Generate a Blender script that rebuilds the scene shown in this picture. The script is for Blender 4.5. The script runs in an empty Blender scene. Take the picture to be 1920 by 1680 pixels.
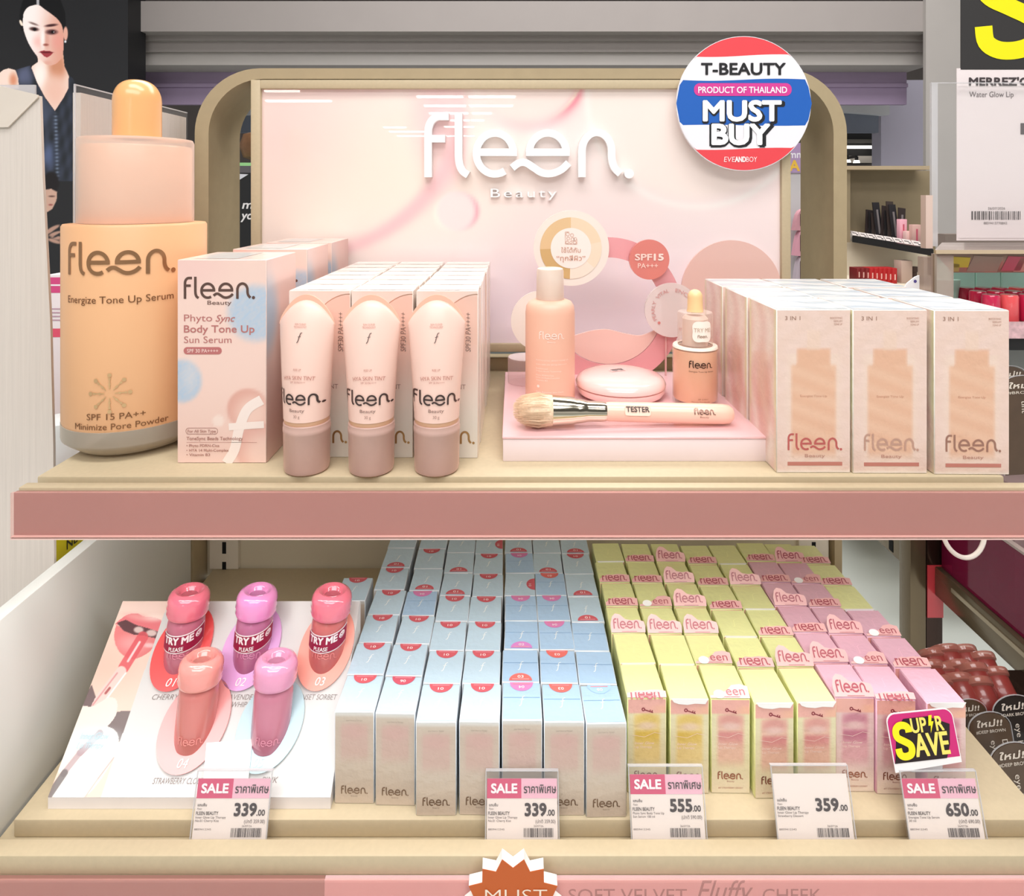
import bpy, bmesh, math, random
import numpy as np
from mathutils import Vector, Matrix
R = random.Random(7)
S = bpy.context.scene
COL = S.collection

# ---------------------------------------------------------------- camera
FPX, PX0, PY0, CAMZ = 1200.0, 960.0, 365.0, 1.30     # focal length in pixels, principal point, eye height
cam = bpy.data.objects.new('camera', bpy.data.cameras.new('camera'))
COL.objects.link(cam)
cam.location = (0, 0, CAMZ)
cam.rotation_euler = (math.pi / 2, 0, 0)
cam.data.sensor_fit = 'HORIZONTAL'
cam.data.sensor_width = 36
cam.data.lens = FPX / 1920 * 36
cam.data.shift_y = -(840 - PY0) / 1920
cam.data.clip_start = 0.02
S.camera = cam
# ---------------------------------------------------------------- colour management and world
S.view_settings.view_transform = 'Standard'
S.view_settings.look = 'None'
S.view_settings.exposure = 0.0
S.view_settings.gamma = 1
S.view_settings.use_curve_mapping = False
W = bpy.data.worlds.new('store_air'); S.world = W
W.use_nodes = True
W.node_tree.nodes['Background'].inputs[0].default_value = (1.0, 0.975, 0.95, 1)
W.node_tree.nodes['Background'].inputs[1].default_value = 0.55


def area(name, loc, size, power, col=(1, 0.96, 0.9), rot=(0, 0, 0)):
    l = bpy.data.lights.new(name, 'AREA'); l.shape = 'RECTANGLE'
    l.size, l.size_y = size; l.energy = power; l.color = col
    o = bpy.data.objects.new(name, l); COL.objects.link(o)
    o.location = loc; o.rotation_euler = rot
    return o


# ceiling lighting of the store
area('ceiling_light_near', (-0.1, -1.7, 3.05), (3.2, 1.4), 82, (1, 0.99, 0.985))
area('ceiling_light_above', (0.1, -0.15, 3.15), (2.2, 0.7), 44, (1, 0.985, 0.97))
area('ceiling_light_far', (0.5, 1.75, 3.1), (3.4, 1.0), 72, (1, 0.98, 0.96))
# light strip under the upper shelf
area('shelf_light', (0.0, 0.518, CAMZ - 0.2555), (0.74, 0.014), 0.50, (1, 0.98, 0.95), (math.radians(8), 0, 0))

# ---------------------------------------------------------------- helpers
def lin(c):
    r = []
    for v in c[:3]:
        v = max(0.0, min(255.0, v)) / 255.0
        r.append(v / 12.92 if v <= 0.04045 else ((v + 0.055) / 1.055) ** 2.4)
    return (r[0], r[1], r[2], 1.0)


def lin_np(a):
    a = np.clip(a, 0, 255) / 255.0
    o = np.where(a <= 0.04045, a / 12.92, ((a + 0.055) / 1.055) ** 2.4)
    return np.concatenate([o, np.ones((len(o), 1))], 1)


def X(px, D): return (px - PX0) * D / FPX
def Z(py, D): return CAMZ - (py - PY0) * D / FPX
def P(px, py, D): return Vector((X(px, D), D, Z(py, D)))


MATS = {}
def M(name, rgb=(200, 200, 200), rough=0.5, metal=0.0, coat=0.0, coat_rough=0.05, trans=0.0, ior=1.45, attr=False,
      noise=None, bump=None, emit=0.0, clear=0.0, spec=0.5, scale3=None):
    """One procedural material. attr: printed colours come from the mesh; clear: share of straight see-through."""
    if name in MATS: return MATS[name]
    m = bpy.data.materials.new(name); m.use_nodes = True
    nt = m.node_tree; N = nt.nodes; L = nt.links
    b = N['Principled BSDF']
    b.inputs['Base Color'].default_value = lin(rgb)
    b.inputs['Roughness'].default_value = rough
    b.inputs['Metallic'].default_value = metal
    b.inputs['Coat Weight'].default_value = coat
    b.inputs['Coat Roughness'].default_value = coat_rough
    b.inputs['Transmission Weight'].default_value = trans
    b.inputs['IOR'].default_value = ior
    b.inputs['Specular IOR Level'].default_value = spec
    src = None
    if attr:
        a = N.new('ShaderNodeAttribute'); a.attribute_name = 'Col'; src = a.outputs['Color']
    tc = None
    def vec():
        nonlocal tc
        if tc is None:
            tc = N.new('ShaderNodeTexCoord')
            if scale3:
                mp = N.new('ShaderNodeMapping'); mp.inputs['Scale'].default_value = scale3
                L.new(tc.outputs['Object'], mp.inputs['Vector']); tc = mp
                return mp.outputs['Vector']
        return tc.outputs['Vector'] if tc.bl_idname == 'ShaderNodeMapping' else tc.outputs['Object']
    if noise:
        t = N.new('ShaderNodeTexNoise'); t.inputs['Scale'].default_value = noise[0]; t.inputs['Detail'].default_value = 4
        L.new(vec(), t.inputs['Vector'])
        hs = N.new('ShaderNodeHueSaturation')
        mr = N.new('ShaderNodeMapRange'); mr.inputs['From Min'].default_value = 0.3; mr.inputs['From Max'].default_value = 0.7
        mr.inputs['To Min'].default_value = 1 - noise[1]; mr.inputs['To Max'].default_value = 1 + noise[1]
        L.new(t.outputs['Fac'], mr.inputs['Value']); L.new(mr.outputs['Result'], hs.inputs['Value'])
        if src: L.new(src, hs.inputs['Color'])
        else: hs.inputs['Color'].default_value = lin(rgb)
        src = hs.outputs['Color']
    if src: L.new(src, b.inputs['Base Color'])
    if bump:
        t = N.new('ShaderNodeTexNoise'); t.inputs['Scale'].default_value = bump[0]; t.inputs['Detail'].default_value = 3
        L.new(vec(), t.inputs['Vector'])
        bp = N.new('ShaderNodeBump'); bp.inputs['Strength'].default_value = bump[1]; bp.inputs['Distance'].default_value = bump[2] if len(bump) > 2 else 0.002
        L.new(t.outputs['Fac'], bp.inputs['Height'])
        L.new(bp.outputs['Normal'], b.inputs['Normal'])
        if coat: L.new(bp.outputs['Normal'], b.inputs['Coat Normal'])
    if emit:
        b.inputs['Emission Strength'].default_value = emit
        if src: L.new(src, b.inputs['Emission Color'])
        else: b.inputs['Emission Color'].default_value = lin(rgb)
    if clear:
        out = N['Material Output']; tr = N.new('ShaderNodeBsdfTransparent'); mx = N.new('ShaderNodeMixShader')
        tr.inputs['Color'].default_value = lin([255 - (255 - v) * 0.3 for v in rgb])
        fr = N.new('ShaderNodeLayerWeight'); fr.inputs['Blend'].default_value = 0.5
        pw = N.new('ShaderNodeMath'); pw.operation = 'POWER'; pw.inputs[1].default_value = 5
        L.new(fr.outputs['Facing'], pw.inputs[0])
        ma = N.new('ShaderNodeMath'); ma.operation = 'MULTIPLY_ADD'; ma.inputs[1].default_value = 0.6; ma.inputs[2].default_value = 1 - clear; ma.use_clamp = True
        L.new(pw.outputs[0], ma.inputs[0]); L.new(ma.outputs[0], mx.inputs['Fac'])
        L.new(tr.outputs['BSDF'], mx.inputs[1]); L.new(b.outputs['BSDF'], mx.inputs[2]); L.new(mx.outputs['Shader'], out.inputs['Surface'])
    MATS[name] = m
    return m


PAPER = M('printed_paper', rough=0.55, attr=True)
SATIN = M('printed_satin', rough=0.32, attr=True, coat=0.25, coat_rough=0.2)
WRAP = M('film_wrapped_board', rough=0.4, attr=True, coat=0.6, coat_rough=0.12, bump=(130, 0.35, 0.002))
FOIL = M('printed_foil', rough=0.28, attr=True, metal=0.75)
BOARD = M('printed_board', rough=0.5, attr=True, noise=(60, 0.03))


def flat(o, ux=(1, 0, 0), uy=(0, 0, 1), lift=0.0):
    o = Vector(o); ux = Vector(ux).normalized(); uy = Vector(uy).normalized(); n = ux.cross(uy)
    f = lambda x, y, h=0.0: o + ux * x + uy * y + n * (lift + h)
    f.n = n
    return f


def barrel(rad, z0=0.0, a0=0.0, lift=0.0004, cx=0, cy=0):
    """Wraps x,y onto a vertical cylinder; a0 turns it about the axis, 0 faces -Y."""
    def f(x, y, h=0.0):
        a = a0 + x / rad; r = rad + lift + h
        return Vector((cx + r * math.sin(a), cy - r * math.cos(a), z0 + y))
    f.n = None
    return f


TXT = {}
def text_mesh(s, bold=0.0, res=3, sp=1.0):
    k = (s, bold, res, sp)
    if k in TXT: return TXT[k]
    cu = bpy.data.curves.new('lettering', 'FONT'); cu.body = s; cu.size = 1; cu.offset = bold; cu.resolution_u = res; cu.space_character = sp
    ob = bpy.data.objects.new('lettering', cu); COL.objects.link(ob)
    dg = bpy.context.evaluated_depsgraph_get()
    me = bpy.data.meshes.new_from_object(ob.evaluated_get(dg))
    vs = [(v.co.x, v.co.y) for v in me.vertices]; fs = [tuple(p.vertices) for p in me.polygons]
    bpy.data.objects.remove(ob); bpy.data.curves.remove(cu); bpy.data.meshes.remove(me)
    TXT[k] = (vs, fs)
    return TXT[k]


def cap_height():
    vs, _ = text_mesh('H'); ys = [v[1] for v in vs]
    return max(ys) - min(ys)


class MB:
    def __init__(s):
        s.v = []; s.f = []; s.m = []; s.c = []; s.sm = []; s.mats = []

    def mi(s, mat):
        if mat not in s.mats: s.mats.append(mat)
        return s.mats.index(mat)

    def add(s, vs, fs, mat, col=None, smooth=False):
        """col: None, one sRGB colour, or an Nx4 linear array with one row per vertex."""
        b = len(s.v); i = s.mi(mat)
        s.v.extend(Vector(v) for v in vs)
        arr = isinstance(col, np.ndarray)
        one = None if arr else (lin(col) if col is not None else (1, 1, 1, 1))
        for f in fs:
            s.f.append(tuple(b + j for j in f)); s.m.append(i); s.sm.append(smooth)
            s.c.append([tuple(col[j]) for j in f] if arr else one)
        return s

    def box(s, x0, x1, y0, y1, z0, z1, mat, col=None, bev=0.0, seg=2, T=None):
        if bev <= 0:
            vs = [(x0, y0, z0), (x1, y0, z0), (x1, y1, z0), (x0, y1, z0), (x0, y0, z1), (x1, y0, z1), (x1, y1, z1), (x0, y1, z1)]
            fs = [(0, 3, 2, 1), (4, 5, 6, 7), (0, 1, 5, 4), (1, 2, 6, 5), (2, 3, 7, 6), (3, 0, 4, 7)]; sm = False
        else:
            bm = bmesh.new(); bmesh.ops.create_cube(bm, size=1)
            for v in bm.verts:
                v.co = Vector(((x0 + x1) / 2 + v.co.x * (x1 - x0), (y0 + y1) / 2 + v.co.y * (y1 - y0), (z0 + z1) / 2 + v.co.z * (z1 - z0)))
            bmesh.ops.bevel(bm, geom=bm.edges[:], offset=bev, segments=seg, affect='EDGES', profile=0.5)
            bm.verts.index_update()
            vs = [v.co.copy() for v in bm.verts]; fs = [[v.index for v in f.verts] for f in bm.faces]; bm.free(); sm = True
        if T is not None: vs = [T @ Vector(v) for v in vs]
        return s.add(vs, fs, mat, col, sm)

    def lathe(s, prof, mat, col=None, seg=40, c=(0, 0, 0), T=None, caps=True, sx=1.0, sy=1.0):
        c = Vector(c); vs = []; fs = []; n = len(prof)
        for r, z in prof:
            for k in range(seg):
                a = 2 * math.pi * k / seg
                vs.append(Vector((r * sx * math.cos(a), r * sy * math.sin(a), z)))
        for i in range(n - 1):
            for k in range(seg):
                k2 = (k + 1) % seg
                fs.append((i * seg + k, i * seg + k2, (i + 1) * seg + k2, (i + 1) * seg + k))
        if caps:
            if prof[0][0] > 1e-6: fs.append(tuple(reversed(range(seg))))
            if prof[-1][0] > 1e-6: fs.append(tuple((n - 1) * seg + k for k in range(seg)))
        vs = [c + (T @ v if T is not None else v) for v in vs]
        return s.add(vs, fs, mat, col, True)

    def tube(s, pts, rad, mat, col=None, seg=10, caps=True):
        pts = [Vector(p) for p in pts]; vs = []; fs = []; n = len(pts)
        rad = rad if isinstance(rad, (list, tuple)) else [rad] * n
        up = None
        for i, p in enumerate(pts):
            d = (pts[min(i + 1, n - 1)] - pts[max(i - 1, 0)]).normalized()
            if up is None:
                up = d.orthogonal().normalized()
            up = (up - d * up.dot(d)).normalized(); w = d.cross(up)
            for k in range(seg):
                a = 2 * math.pi * k / seg
                vs.append(p + (up * math.cos(a) + w * math.sin(a)) * rad[i])
        for i in range(n - 1):
            for k in range(seg):
                k2 = (k + 1) % seg
                fs.append((i * seg + k, i * seg + k2, (i + 1) * seg + k2, (i + 1) * seg + k))
        if caps:
            fs.append(tuple(reversed(range(seg)))); fs.append(tuple((n - 1) * seg + k for k in range(seg)))
        return s.add(vs, fs, mat, col, True)

    def poly(s, pts, fn, mat, col=None, lift=0.0):
        vs = [fn(x, y, lift) for x, y in pts]
        return s.add(vs, [tuple(range(len(pts)))], mat, col)

    def prism(s, pts, fn, t, mat, col=None, side=None, scol=None, h0=0.0):
        """Outline pts (counter-clockwise seen from the front), front face at height h0+t, back at h0."""
        n = len(pts); side = side or mat; scol = col if scol is None else scol
        s.add([fn(x, y, h0 + t) for x, y in pts], [tuple(range(n))], mat, col)
        s.add([fn(x, y, h0) for x, y in pts], [tuple(reversed(range(n)))], side, scol)
        vs = [fn(x, y, h0) for x, y in pts] + [fn(x, y, h0 + t) for x, y in pts]
        return s.add(vs, [(i, (i + 1) % n, n + (i + 1) % n, n + i) for i in range(n)], side, scol, True)

    def ring(s, fn, cx, cy, r0, r1, t, mat, col=None, a0=0, a1=360, seg=64, h0=0.0):
        """Flat ring sector with thickness t."""
        full = abs(a1 - a0) >= 360; m = seg if full else seg + 1
        an = [math.radians(a0 + (a1 - a0) * k / seg) for k in range(m)]
        vs = []
        for h in (h0, h0 + t):
            for r in (r0, r1):
                vs += [fn(cx + r * math.cos(a), cy + r * math.sin(a), h) for a in an]
        fs = []
        for k in range(seg):
            k2 = (k + 1) % m
            A, B, C, D = k, m + k, 2 * m + k, 3 * m + k; A2, B2, C2, D2 = k2, m + k2, 2 * m + k2, 3 * m + k2
            fs += [(C, D, D2, C2)]
            if t > 0: fs += [(A, A2, B2, B), (A, C, C2, A2), (B, B2, D2, D)]
        if not full and t > 0: fs += [(0, m, 3 * m, 2 * m), (m - 1, 3 * m - 1, 4 * m - 1, 2 * m - 1)]
        return s.add(vs, fs, mat, col)

    def disc(s, fn, cx, cy, r, t, mat, col=None, seg=56, side=None, scol=None, h0=0.0, ry=None):
        ry = ry or r
        return s.prism([(cx + r * math.cos(2 * math.pi * k / seg), cy + ry * math.sin(2 * math.pi * k / seg)) for k in range(seg)], fn, t, mat, col, side, scol, h0)

    def spot(s, fn, cx, cy, r, mat, col, seg=32, lift=0.0, ry=None):
        ry = ry or r
        return s.poly([(cx + r * math.cos(2 * math.pi * k / seg), cy + ry * math.sin(2 * math.pi * k / seg)) for k in range(seg)], fn, mat, col, lift)

    def rect(s, fn, x0, x1, y0, y1, mat, col, lift=0.0):
        return s.poly([(x0, y0), (x1, y0), (x1, y1), (x0, y1)], fn, mat, col, lift)

    def grid(s, fn, u0, u1, v0, v1, nu, nv, mat, colfn, lift=0.0):
        """Printed picture: colfn(u array, v array) -> Nx3 sRGB."""
        u = np.linspace(u0, u1, nu + 1); v = np.linspace(v0, v1, nv + 1)
        U, V = np.meshgrid(u, v); U = U.ravel(); V = V.ravel()
        vs = [fn(a, b, lift) for a, b in zip(U, V)]
        w = nu + 1
        fs = [(j * w + i, j * w + i + 1, (j + 1) * w + i + 1, (j + 1) * w + i) for j in range(nv) for i in range(nu)]
        return s.add(vs, fs, mat, lin_np(np.asarray(colfn(U, V), float)))

    def stroke(s, pts, w, fn, mat, col, t=0.0, lift=0.0):
        """Constant-width line along pts, optionally raised by t."""
        n = len(pts); Lf = []; Rt = []
        for i in range(n):
            a = pts[max(i - 1, 0)]; b = pts[min(i + 1, n - 1)]
            dx, dy = b[0] - a[0], b[1] - a[1]; d = math.hypot(dx, dy) or 1
            nx, ny = -dy / d * w / 2, dx / d * w / 2
            Lf.append((pts[i][0] + nx, pts[i][1] + ny)); Rt.append((pts[i][0] - nx, pts[i][1] - ny))
        vs = [fn(x, y, lift + t) for x, y in Lf] + [fn(x, y, lift + t) for x, y in Rt]
        fs = [(i, n + i, n + i + 1, i + 1) for i in range(n - 1)]
        if t > 0:
            vs += [fn(x, y, lift) for x, y in Lf] + [fn(x, y, lift) for x, y in Rt]
            fs += [(i, i + 1, 2 * n + i + 1, 2 * n + i) for i in range(n - 1)]
            fs += [(n + i + 1, n + i, 3 * n + i, 3 * n + i + 1) for i in range(n - 1)]
            fs += [(0, 2 * n, 3 * n, n), (n - 1, 2 * n - 1, 4 * n - 1, 3 * n - 1)]
        return s.add(vs, fs, mat, col)

    def text(s, t, fn, x, y, h, mat, col, w=None, align='C', bold=0.0, shear=0.0, arc=None, cut=0.0, lift=0.0, thick=0.0, turn=0.0, res=3, sp=1.0):
        """Lettering with capital height h; baseline at y. w squeezes it to a width, arc bends it round a circle of that radius."""
        strikes = bold if (bold > 0 and thick == 0) else 0
        vs, fs = text_mesh(t, 0.0 if bold > 0 else bold, res, sp)
        if not vs: return s
        k = h / CAPH
        pts = [(vx * k + shear * vy * k, vy * k) for vx, vy in vs]
        lo = min(p[0] for p in pts); hi = max(p[0] for p in pts); sc = (w / (hi - lo)) if w else 1.0
        wd = (hi - lo) * sc; off = {'C': -wd / 2, 'L': 0, 'R': -wd}[align]
        pts = [((p[0] - lo) * sc + off, p[1]) for p in pts]
        faces = fs
        if cut > 0:
            bm = bmesh.new(); bv = [bm.verts.new((p[0], p[1], 0)) for p in pts]
            for f in fs:
                try: bm.faces.new([bv[i] for i in f])
                except ValueError: pass
            xx = math.ceil(off / cut) * cut
            while xx < off + wd:
                bmesh.ops.bisect_plane(bm, geom=bm.verts[:] + bm.edges[:] + bm.faces[:], plane_co=(xx, 0, 0), plane_no=(1, 0, 0)); xx += cut
            bm.verts.index_update()
            pts = [(v.co.x, v.co.y) for v in bm.verts]; faces = [[v.index for v in f.verts] for f in bm.faces]; bm.free()
        if arc:
            pts = [((arc + py) * math.sin(px / arc), (arc + py) * math.cos(px / arc) - arc) for px, py in pts]
        if turn:
            c_, s_ = math.cos(turn), math.sin(turn); pts = [(a * c_ - b * s_, a * s_ + b * c_) for a, b in pts]
        pts = [(a + x, b + y) for a, b in pts]
        if strikes:      # heavier letters: the glyphs printed several times with tiny shifts
            m = 8 if strikes > 0.03 else 4; q = strikes * k * 0.9
            for i in range(m):
                dx, dy = q * math.cos(2 * math.pi * (i + 0.5) / m), q * math.sin(2 * math.pi * (i + 0.5) / m)
                s.add([fn(a + dx, b + dy, lift + (i + 1) * 4e-6) for a, b in pts], faces, mat, col)
        s.add([fn(a, b, lift + thick) for a, b in pts], faces, mat, col)
        if thick > 0:
            n = len(pts); edge = {}
            for f in faces:
                for i in range(len(f)):
                    a, b = f[i], f[(i + 1) % len(f)]
                    if (b, a) in edge: del edge[(b, a)]
                    else: edge[(a, b)] = 1
            s.add([fn(a, b, lift + thick) for a, b in pts] + [fn(a, b, lift) for a, b in pts], [(a, n + a, n + b, b) for a, b in edge], mat, col)
        return s

    def logo(s, fn, x, y, w, mat, col, lift=0.0, t=0.0, wt=1.0, cut=None):
        """The shop's word mark: x,y = left end of the baseline, w = its width."""
        for i, (pts, closed) in enumerate(LOGO):
            q = [(x + a * w, y + b * w) for a, b in pts]
            if cut is not None:
                if min(p[1] for p in q) > cut: continue
                base_fn = fn; fnc = lambda a, b, h=0.0: base_fn(a, min(b, cut), h)
            else: fnc = fn
            s.stroke(q, 0.0357 * w * wt, fnc, mat, col, t + (i * 2e-5 if t > 0 else 0), lift + (0 if t > 0 else i * 4e-6))
        cx, cy = x + 0.976 * w, y + 0.017 * w
        (s.disc(fn, cx, cy, 0.023 * w, t, mat, col, 20, h0=lift) if t > 0 else s.spot(fn, cx, cy, 0.023 * w, mat, col, 16, lift))
        return s

    def bars(s, fn, x, y, w, h, mat, col, n=34, lift=0.0, seed=3):
        r = random.Random(seed); xx = x; u = w / n
        while xx < x + w:
            b = u * r.choice((0.35, 0.5, 0.8, 1.0)); s.rect(fn, xx, min(xx + b, x + w), y, y + h, mat, col, lift); xx += b + u * r.choice((0.35, 0.6, 0.8))
        return s

    def build(s, name, parent=None, loc=None):
        o = bpy.data.objects.new(name, None)
        me = bpy.data.meshes.new(name)
        org = ORI.get(parent.name, Vector((0, 0, 0))) if parent is not None else Vector(loc if loc is not None else (0, 0, 0))
        bpy.data.objects.remove(o)
        me.from_pydata([tuple(v - org) for v in s.v], [], s.f)
        for m in s.mats: me.materials.append(m)
        me.polygons.foreach_set('material_index', s.m)
        me.polygons.foreach_set('use_smooth', s.sm)
        a = me.attributes.new('Col', 'FLOAT_COLOR', 'CORNER')
        buf = []
        for f, c in zip(s.f, s.c):
            if isinstance(c, list):
                for q in c: buf.extend(q)
            else: buf.extend(c * len(f))
        a.data.foreach_set('color', buf)
        if any(s.sm): me.set_sharp_from_angle(angle=math.radians(38))
        me.update()
        o = bpy.data.objects.new(name, me); COL.objects.link(o)
        if parent is not None:
            o.parent = parent; ORI[o.name] = org
        else:
            o.location = org; ORI[o.name] = org
        return o


ORI = {}
CAPH = 1.0
CAPH = cap_height()


def cat_rom(p, n=6):
    out = []
    for i in range(len(p) - 1):
        p0 = p[max(i - 1, 0)]; p1 = p[i]; p2 = p[i + 1]; p3 = p[min(i + 2, len(p) - 1)]
        for k in range(n):
            t = k / n; t2 = t * t; t3 = t2 * t
            out.append(tuple(0.5 * (2 * b + (c - a) * t + (2 * a - 5 * b + 4 * c - d) * t2 + (3 * b - a - 3 * c + d) * t3) for a, b, c, d in zip(p0, p1, p2, p3)))
    out.append(p[-1])
    return out


def arc_pts(cx, cy, rx, ry, a0, a1, n=20):
    return [(cx + rx * math.cos(math.radians(a0 + (a1 - a0) * k / n)), cy - ry * math.sin(math.radians(a0 + (a1 - a0) * k / n))) for k in range(n + 1)]


def _logo():
    L = []
    L.append([(492, 997), (492, 742)] + arc_pts(556, 742, 64, 86, 180, 90, 8)[1:] + [(607, 656)])
    L.append([(500, 781), (587, 781)])
    L.append([(662, 635), (662, 880)] + cat_rom([(662, 880), (668, 925), (685, 962), (716, 984)], 3)[1:])
    L.append(arc_pts(866, 864, 104, 115, 0, 302, 26))
    L.append([(775, 857), (990, 857)])
    L.append(arc_pts(1162, 857, 103, 108, 0, 180, 18))
    L.append([(1040, 857), (1285, 857)])
    L.append(cat_rom([(962, 945), (998, 918), (1036, 915), (1080, 941), (1128, 971), (1182, 976), (1238, 954), (1278, 916)], 3))
    L.append([(1353, 997), (1353, 850)] + arc_pts(1436, 850, 83, 104, 180, 0, 14)[1:] + cat_rom([(1519, 850), (1520, 895), (1534, 942), (1568, 978)], 3)[1:])
    def fine(q):      # no long chords, so the mark can bend round a bottle
        o = [q[0]]
        for a, b in zip(q, q[1:]):
            m = max(1, int(math.hypot(b[0] - a[0], b[1] - a[1]) // 28))
            o += [(a[0] + (b[0] - a[0]) * i / m, a[1] + (b[1] - a[1]) * i / m) for i in range(1, m + 1)]
        return o
    return [([((a - 470) / 1175, (997 - b) / 1175) for a, b in fine(q)], False) for q in L]


LOGO = _logo()


def tag(o, label=None, cat=None, group=None, kind=None):
    if label: o['label'] = label
    if cat: o['category'] = cat
    if group: o['group'] = group
    if kind: o['kind'] = kind
    return o


def thing(name, loc, label, cat, group=None, rot=None):
    o = bpy.data.objects.new(name, None); COL.objects.link(o)
    o.empty_display_size = 0.02
    o.location = loc; ORI[o.name] = Vector(loc)
    if rot: o.rotation_euler = rot
    return tag(o, label, cat, group)


def copy_tree(o, parent=None):
    c = o.copy(); COL.objects.link(c)
    if parent is not None: c.parent = parent
    for ch in list(o.children): copy_tree(ch, c)
    return c


def sstep(a, b, x):
    t = np.clip((x - a) / (b - a), 0, 1); return t * t * (3 - 2 * t)


def mix(A, B, k):
    k = np.asarray(k)[:, None]; return A * (1 - k) + np.asarray(B, float) * k


def inside(pts, x, y):
    r = np.zeros(len(x), bool); n = len(pts)
    for i in range(n):
        x0, y0 = pts[i]; x1, y1 = pts[(i + 1) % n]
        if y0 == y1: continue
        c = ((y0 > y) != (y1 > y)) & (x < (x1 - x0) * (y - y0) / (y1 - y0) + x0); r ^= c
    return r.astype(float)


def blob(x, y, cx, cy, rx, ry, soft=0.25, turn=0.0):
    c, s_ = math.cos(turn), math.sin(turn); dx, dy = x - cx, y - cy
    d = np.hypot((dx * c + dy * s_) / rx, (-dx * s_ + dy * c) / ry)
    return 1 - sstep(1 - soft, 1 + soft, d)


def rounded(x0, x1, y0, y1, r, n=6):
    out = []
    for cx, cy, a in ((x1 - r, y0 + r, -90), (x1 - r, y1 - r, 0), (x0 + r, y1 - r, 90), (x0 + r, y0 + r, 180)):
        for k in range(n + 1):
            t = math.radians(a + 90 * k / n); out.append((cx + r * math.cos(t), cy + r * math.sin(t)))
    return out


ORD = ['first', 'second', 'third', 'fourth', 'fifth', 'sixth', 'seventh', 'eighth', 'ninth']
HU, HL = 0.229, 0.4857           # upper deck and lower tray, metres below the eye
ZU, ZL = CAMZ - HU, CAMZ - HL

S_PATH = cat_rom([(0.95, 0.52), (0.86, 0.84), (0.35, 1.0), (-0.3, 1.0), (-0.82, 0.80), (-0.95, 0.46), (-0.72, 0.20), (0.0, -0.02), (0.75, -0.26), (0.96, -0.54), (0.78, -0.86), (0.25, -1.0), (-0.4, -1.0), (-0.86, -0.82), (-0.96, -0.46)], 5)

# ---------------------------------------------------------------- the setting
WHITE_FLOOR = M('floor_tile', (226, 232, 226), 0.35, noise=(3, 0.02))
GREY_BULK = M('bulkhead_paint', (162, 154, 151), 0.7, noise=(5, 0.02))
GREY_BULK_B = M('bulkhead_paint_light', (178, 172, 168), 0.7, noise=(5, 0.02))
LILAC = M('lilac_paint', (172, 152, 182), 0.7, noise=(6, 0.02))
LILAC_PALE = M('pale_lilac_paint', (208, 202, 222), 0.7, noise=(6, 0.02))
CREAM = M('cream_paint', (232, 220, 198), 0.6, noise=(6, 0.02))
DARK = M('dark_paint', (30, 29, 30), 0.6)


def struct(name, mb, label=None):
    return tag(mb.build(name), label, None, None, 'structure')


struct('floor', MB().box(-7, 7, -14, 7, -0.05, 0, WHITE_FLOOR))
struct('ceiling', MB().box(-7, 7, -14, 7, 3.45, 3.5, M('ceiling_paint', (120, 116, 114), 0.8)))
struct('wall_back', MB().box(-7, 7, 6.4, 6.5, 0, 3.45, M('far_wall_paint', (120, 112, 110), 0.8, noise=(2, 0.1))))
# stepped bulkhead hanging behind the display
b = MB()
D = 3.0
b.box(X(236, D), X(1742, D), D, D + 0.5, Z(59, D), Z(2, D), GREY_BULK)
struct('trim_1', b)
D = 3.12
b = MB(); b.box(X(236, D), X(1745, D), D, D + 0.4, Z(122, D), Z(48, D), GREY_BULK_B)
b.box(X(236, D), X(1745, D), D - 0.045, D, Z(80, D), Z(66, D), GREY_BULK)
b.box(X(236, D), X(1745, D), D - 0.02, D, Z(99, D), Z(80, D), GREY_BULK)
struct('trim_2', b)
D = 3.3
b = MB(); b.box(X(230, D), X(1700, D), D, D + 0.03, Z(196, D), Z(112, D), LILAC)
b.box(X(230, D), X(1700, D), D - 0.012, D, Z(164, D), Z(157, D), LILAC)
struct('trim_3', b)
D = 2.98
b = MB(); b.box(X(1736, D), X(1808, D), D, D + 0.02, 0, 3.45, GREY_BULK_B)
struct('wall_right', b)
D = 3.9
b = MB(); b.box(X(1652, D), X(1790, D), D, D + 0.1, 0, Z(150, D), LILAC_PALE)
struct('wall_side', b)
D = 3.7
b = MB()
pts = [(X(380, D), Z(215, D)), (X(380, D), Z(190, D)), (X(1668, D), Z(190, D)), (X(1668, D), Z(215, D)), (X(1664, D), Z(216, D)), (X(1640, D), Z(214, D)), (X(1600, D), Z(211, D)), (X(1560, D), Z(209, D))]
b.prism(list(reversed(pts)), flat((0, D + 0.05, 0)), 0.05, M('white_cornice_paint', (222, 222, 228), 0.6))
b.box(X(380, D), X(1657, D), D + 0.052, D + 0.1, Z(247, D), Z(206, D), M('slate_paint', (128, 134, 150), 0.7))
struct('trim_4', b)

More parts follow.
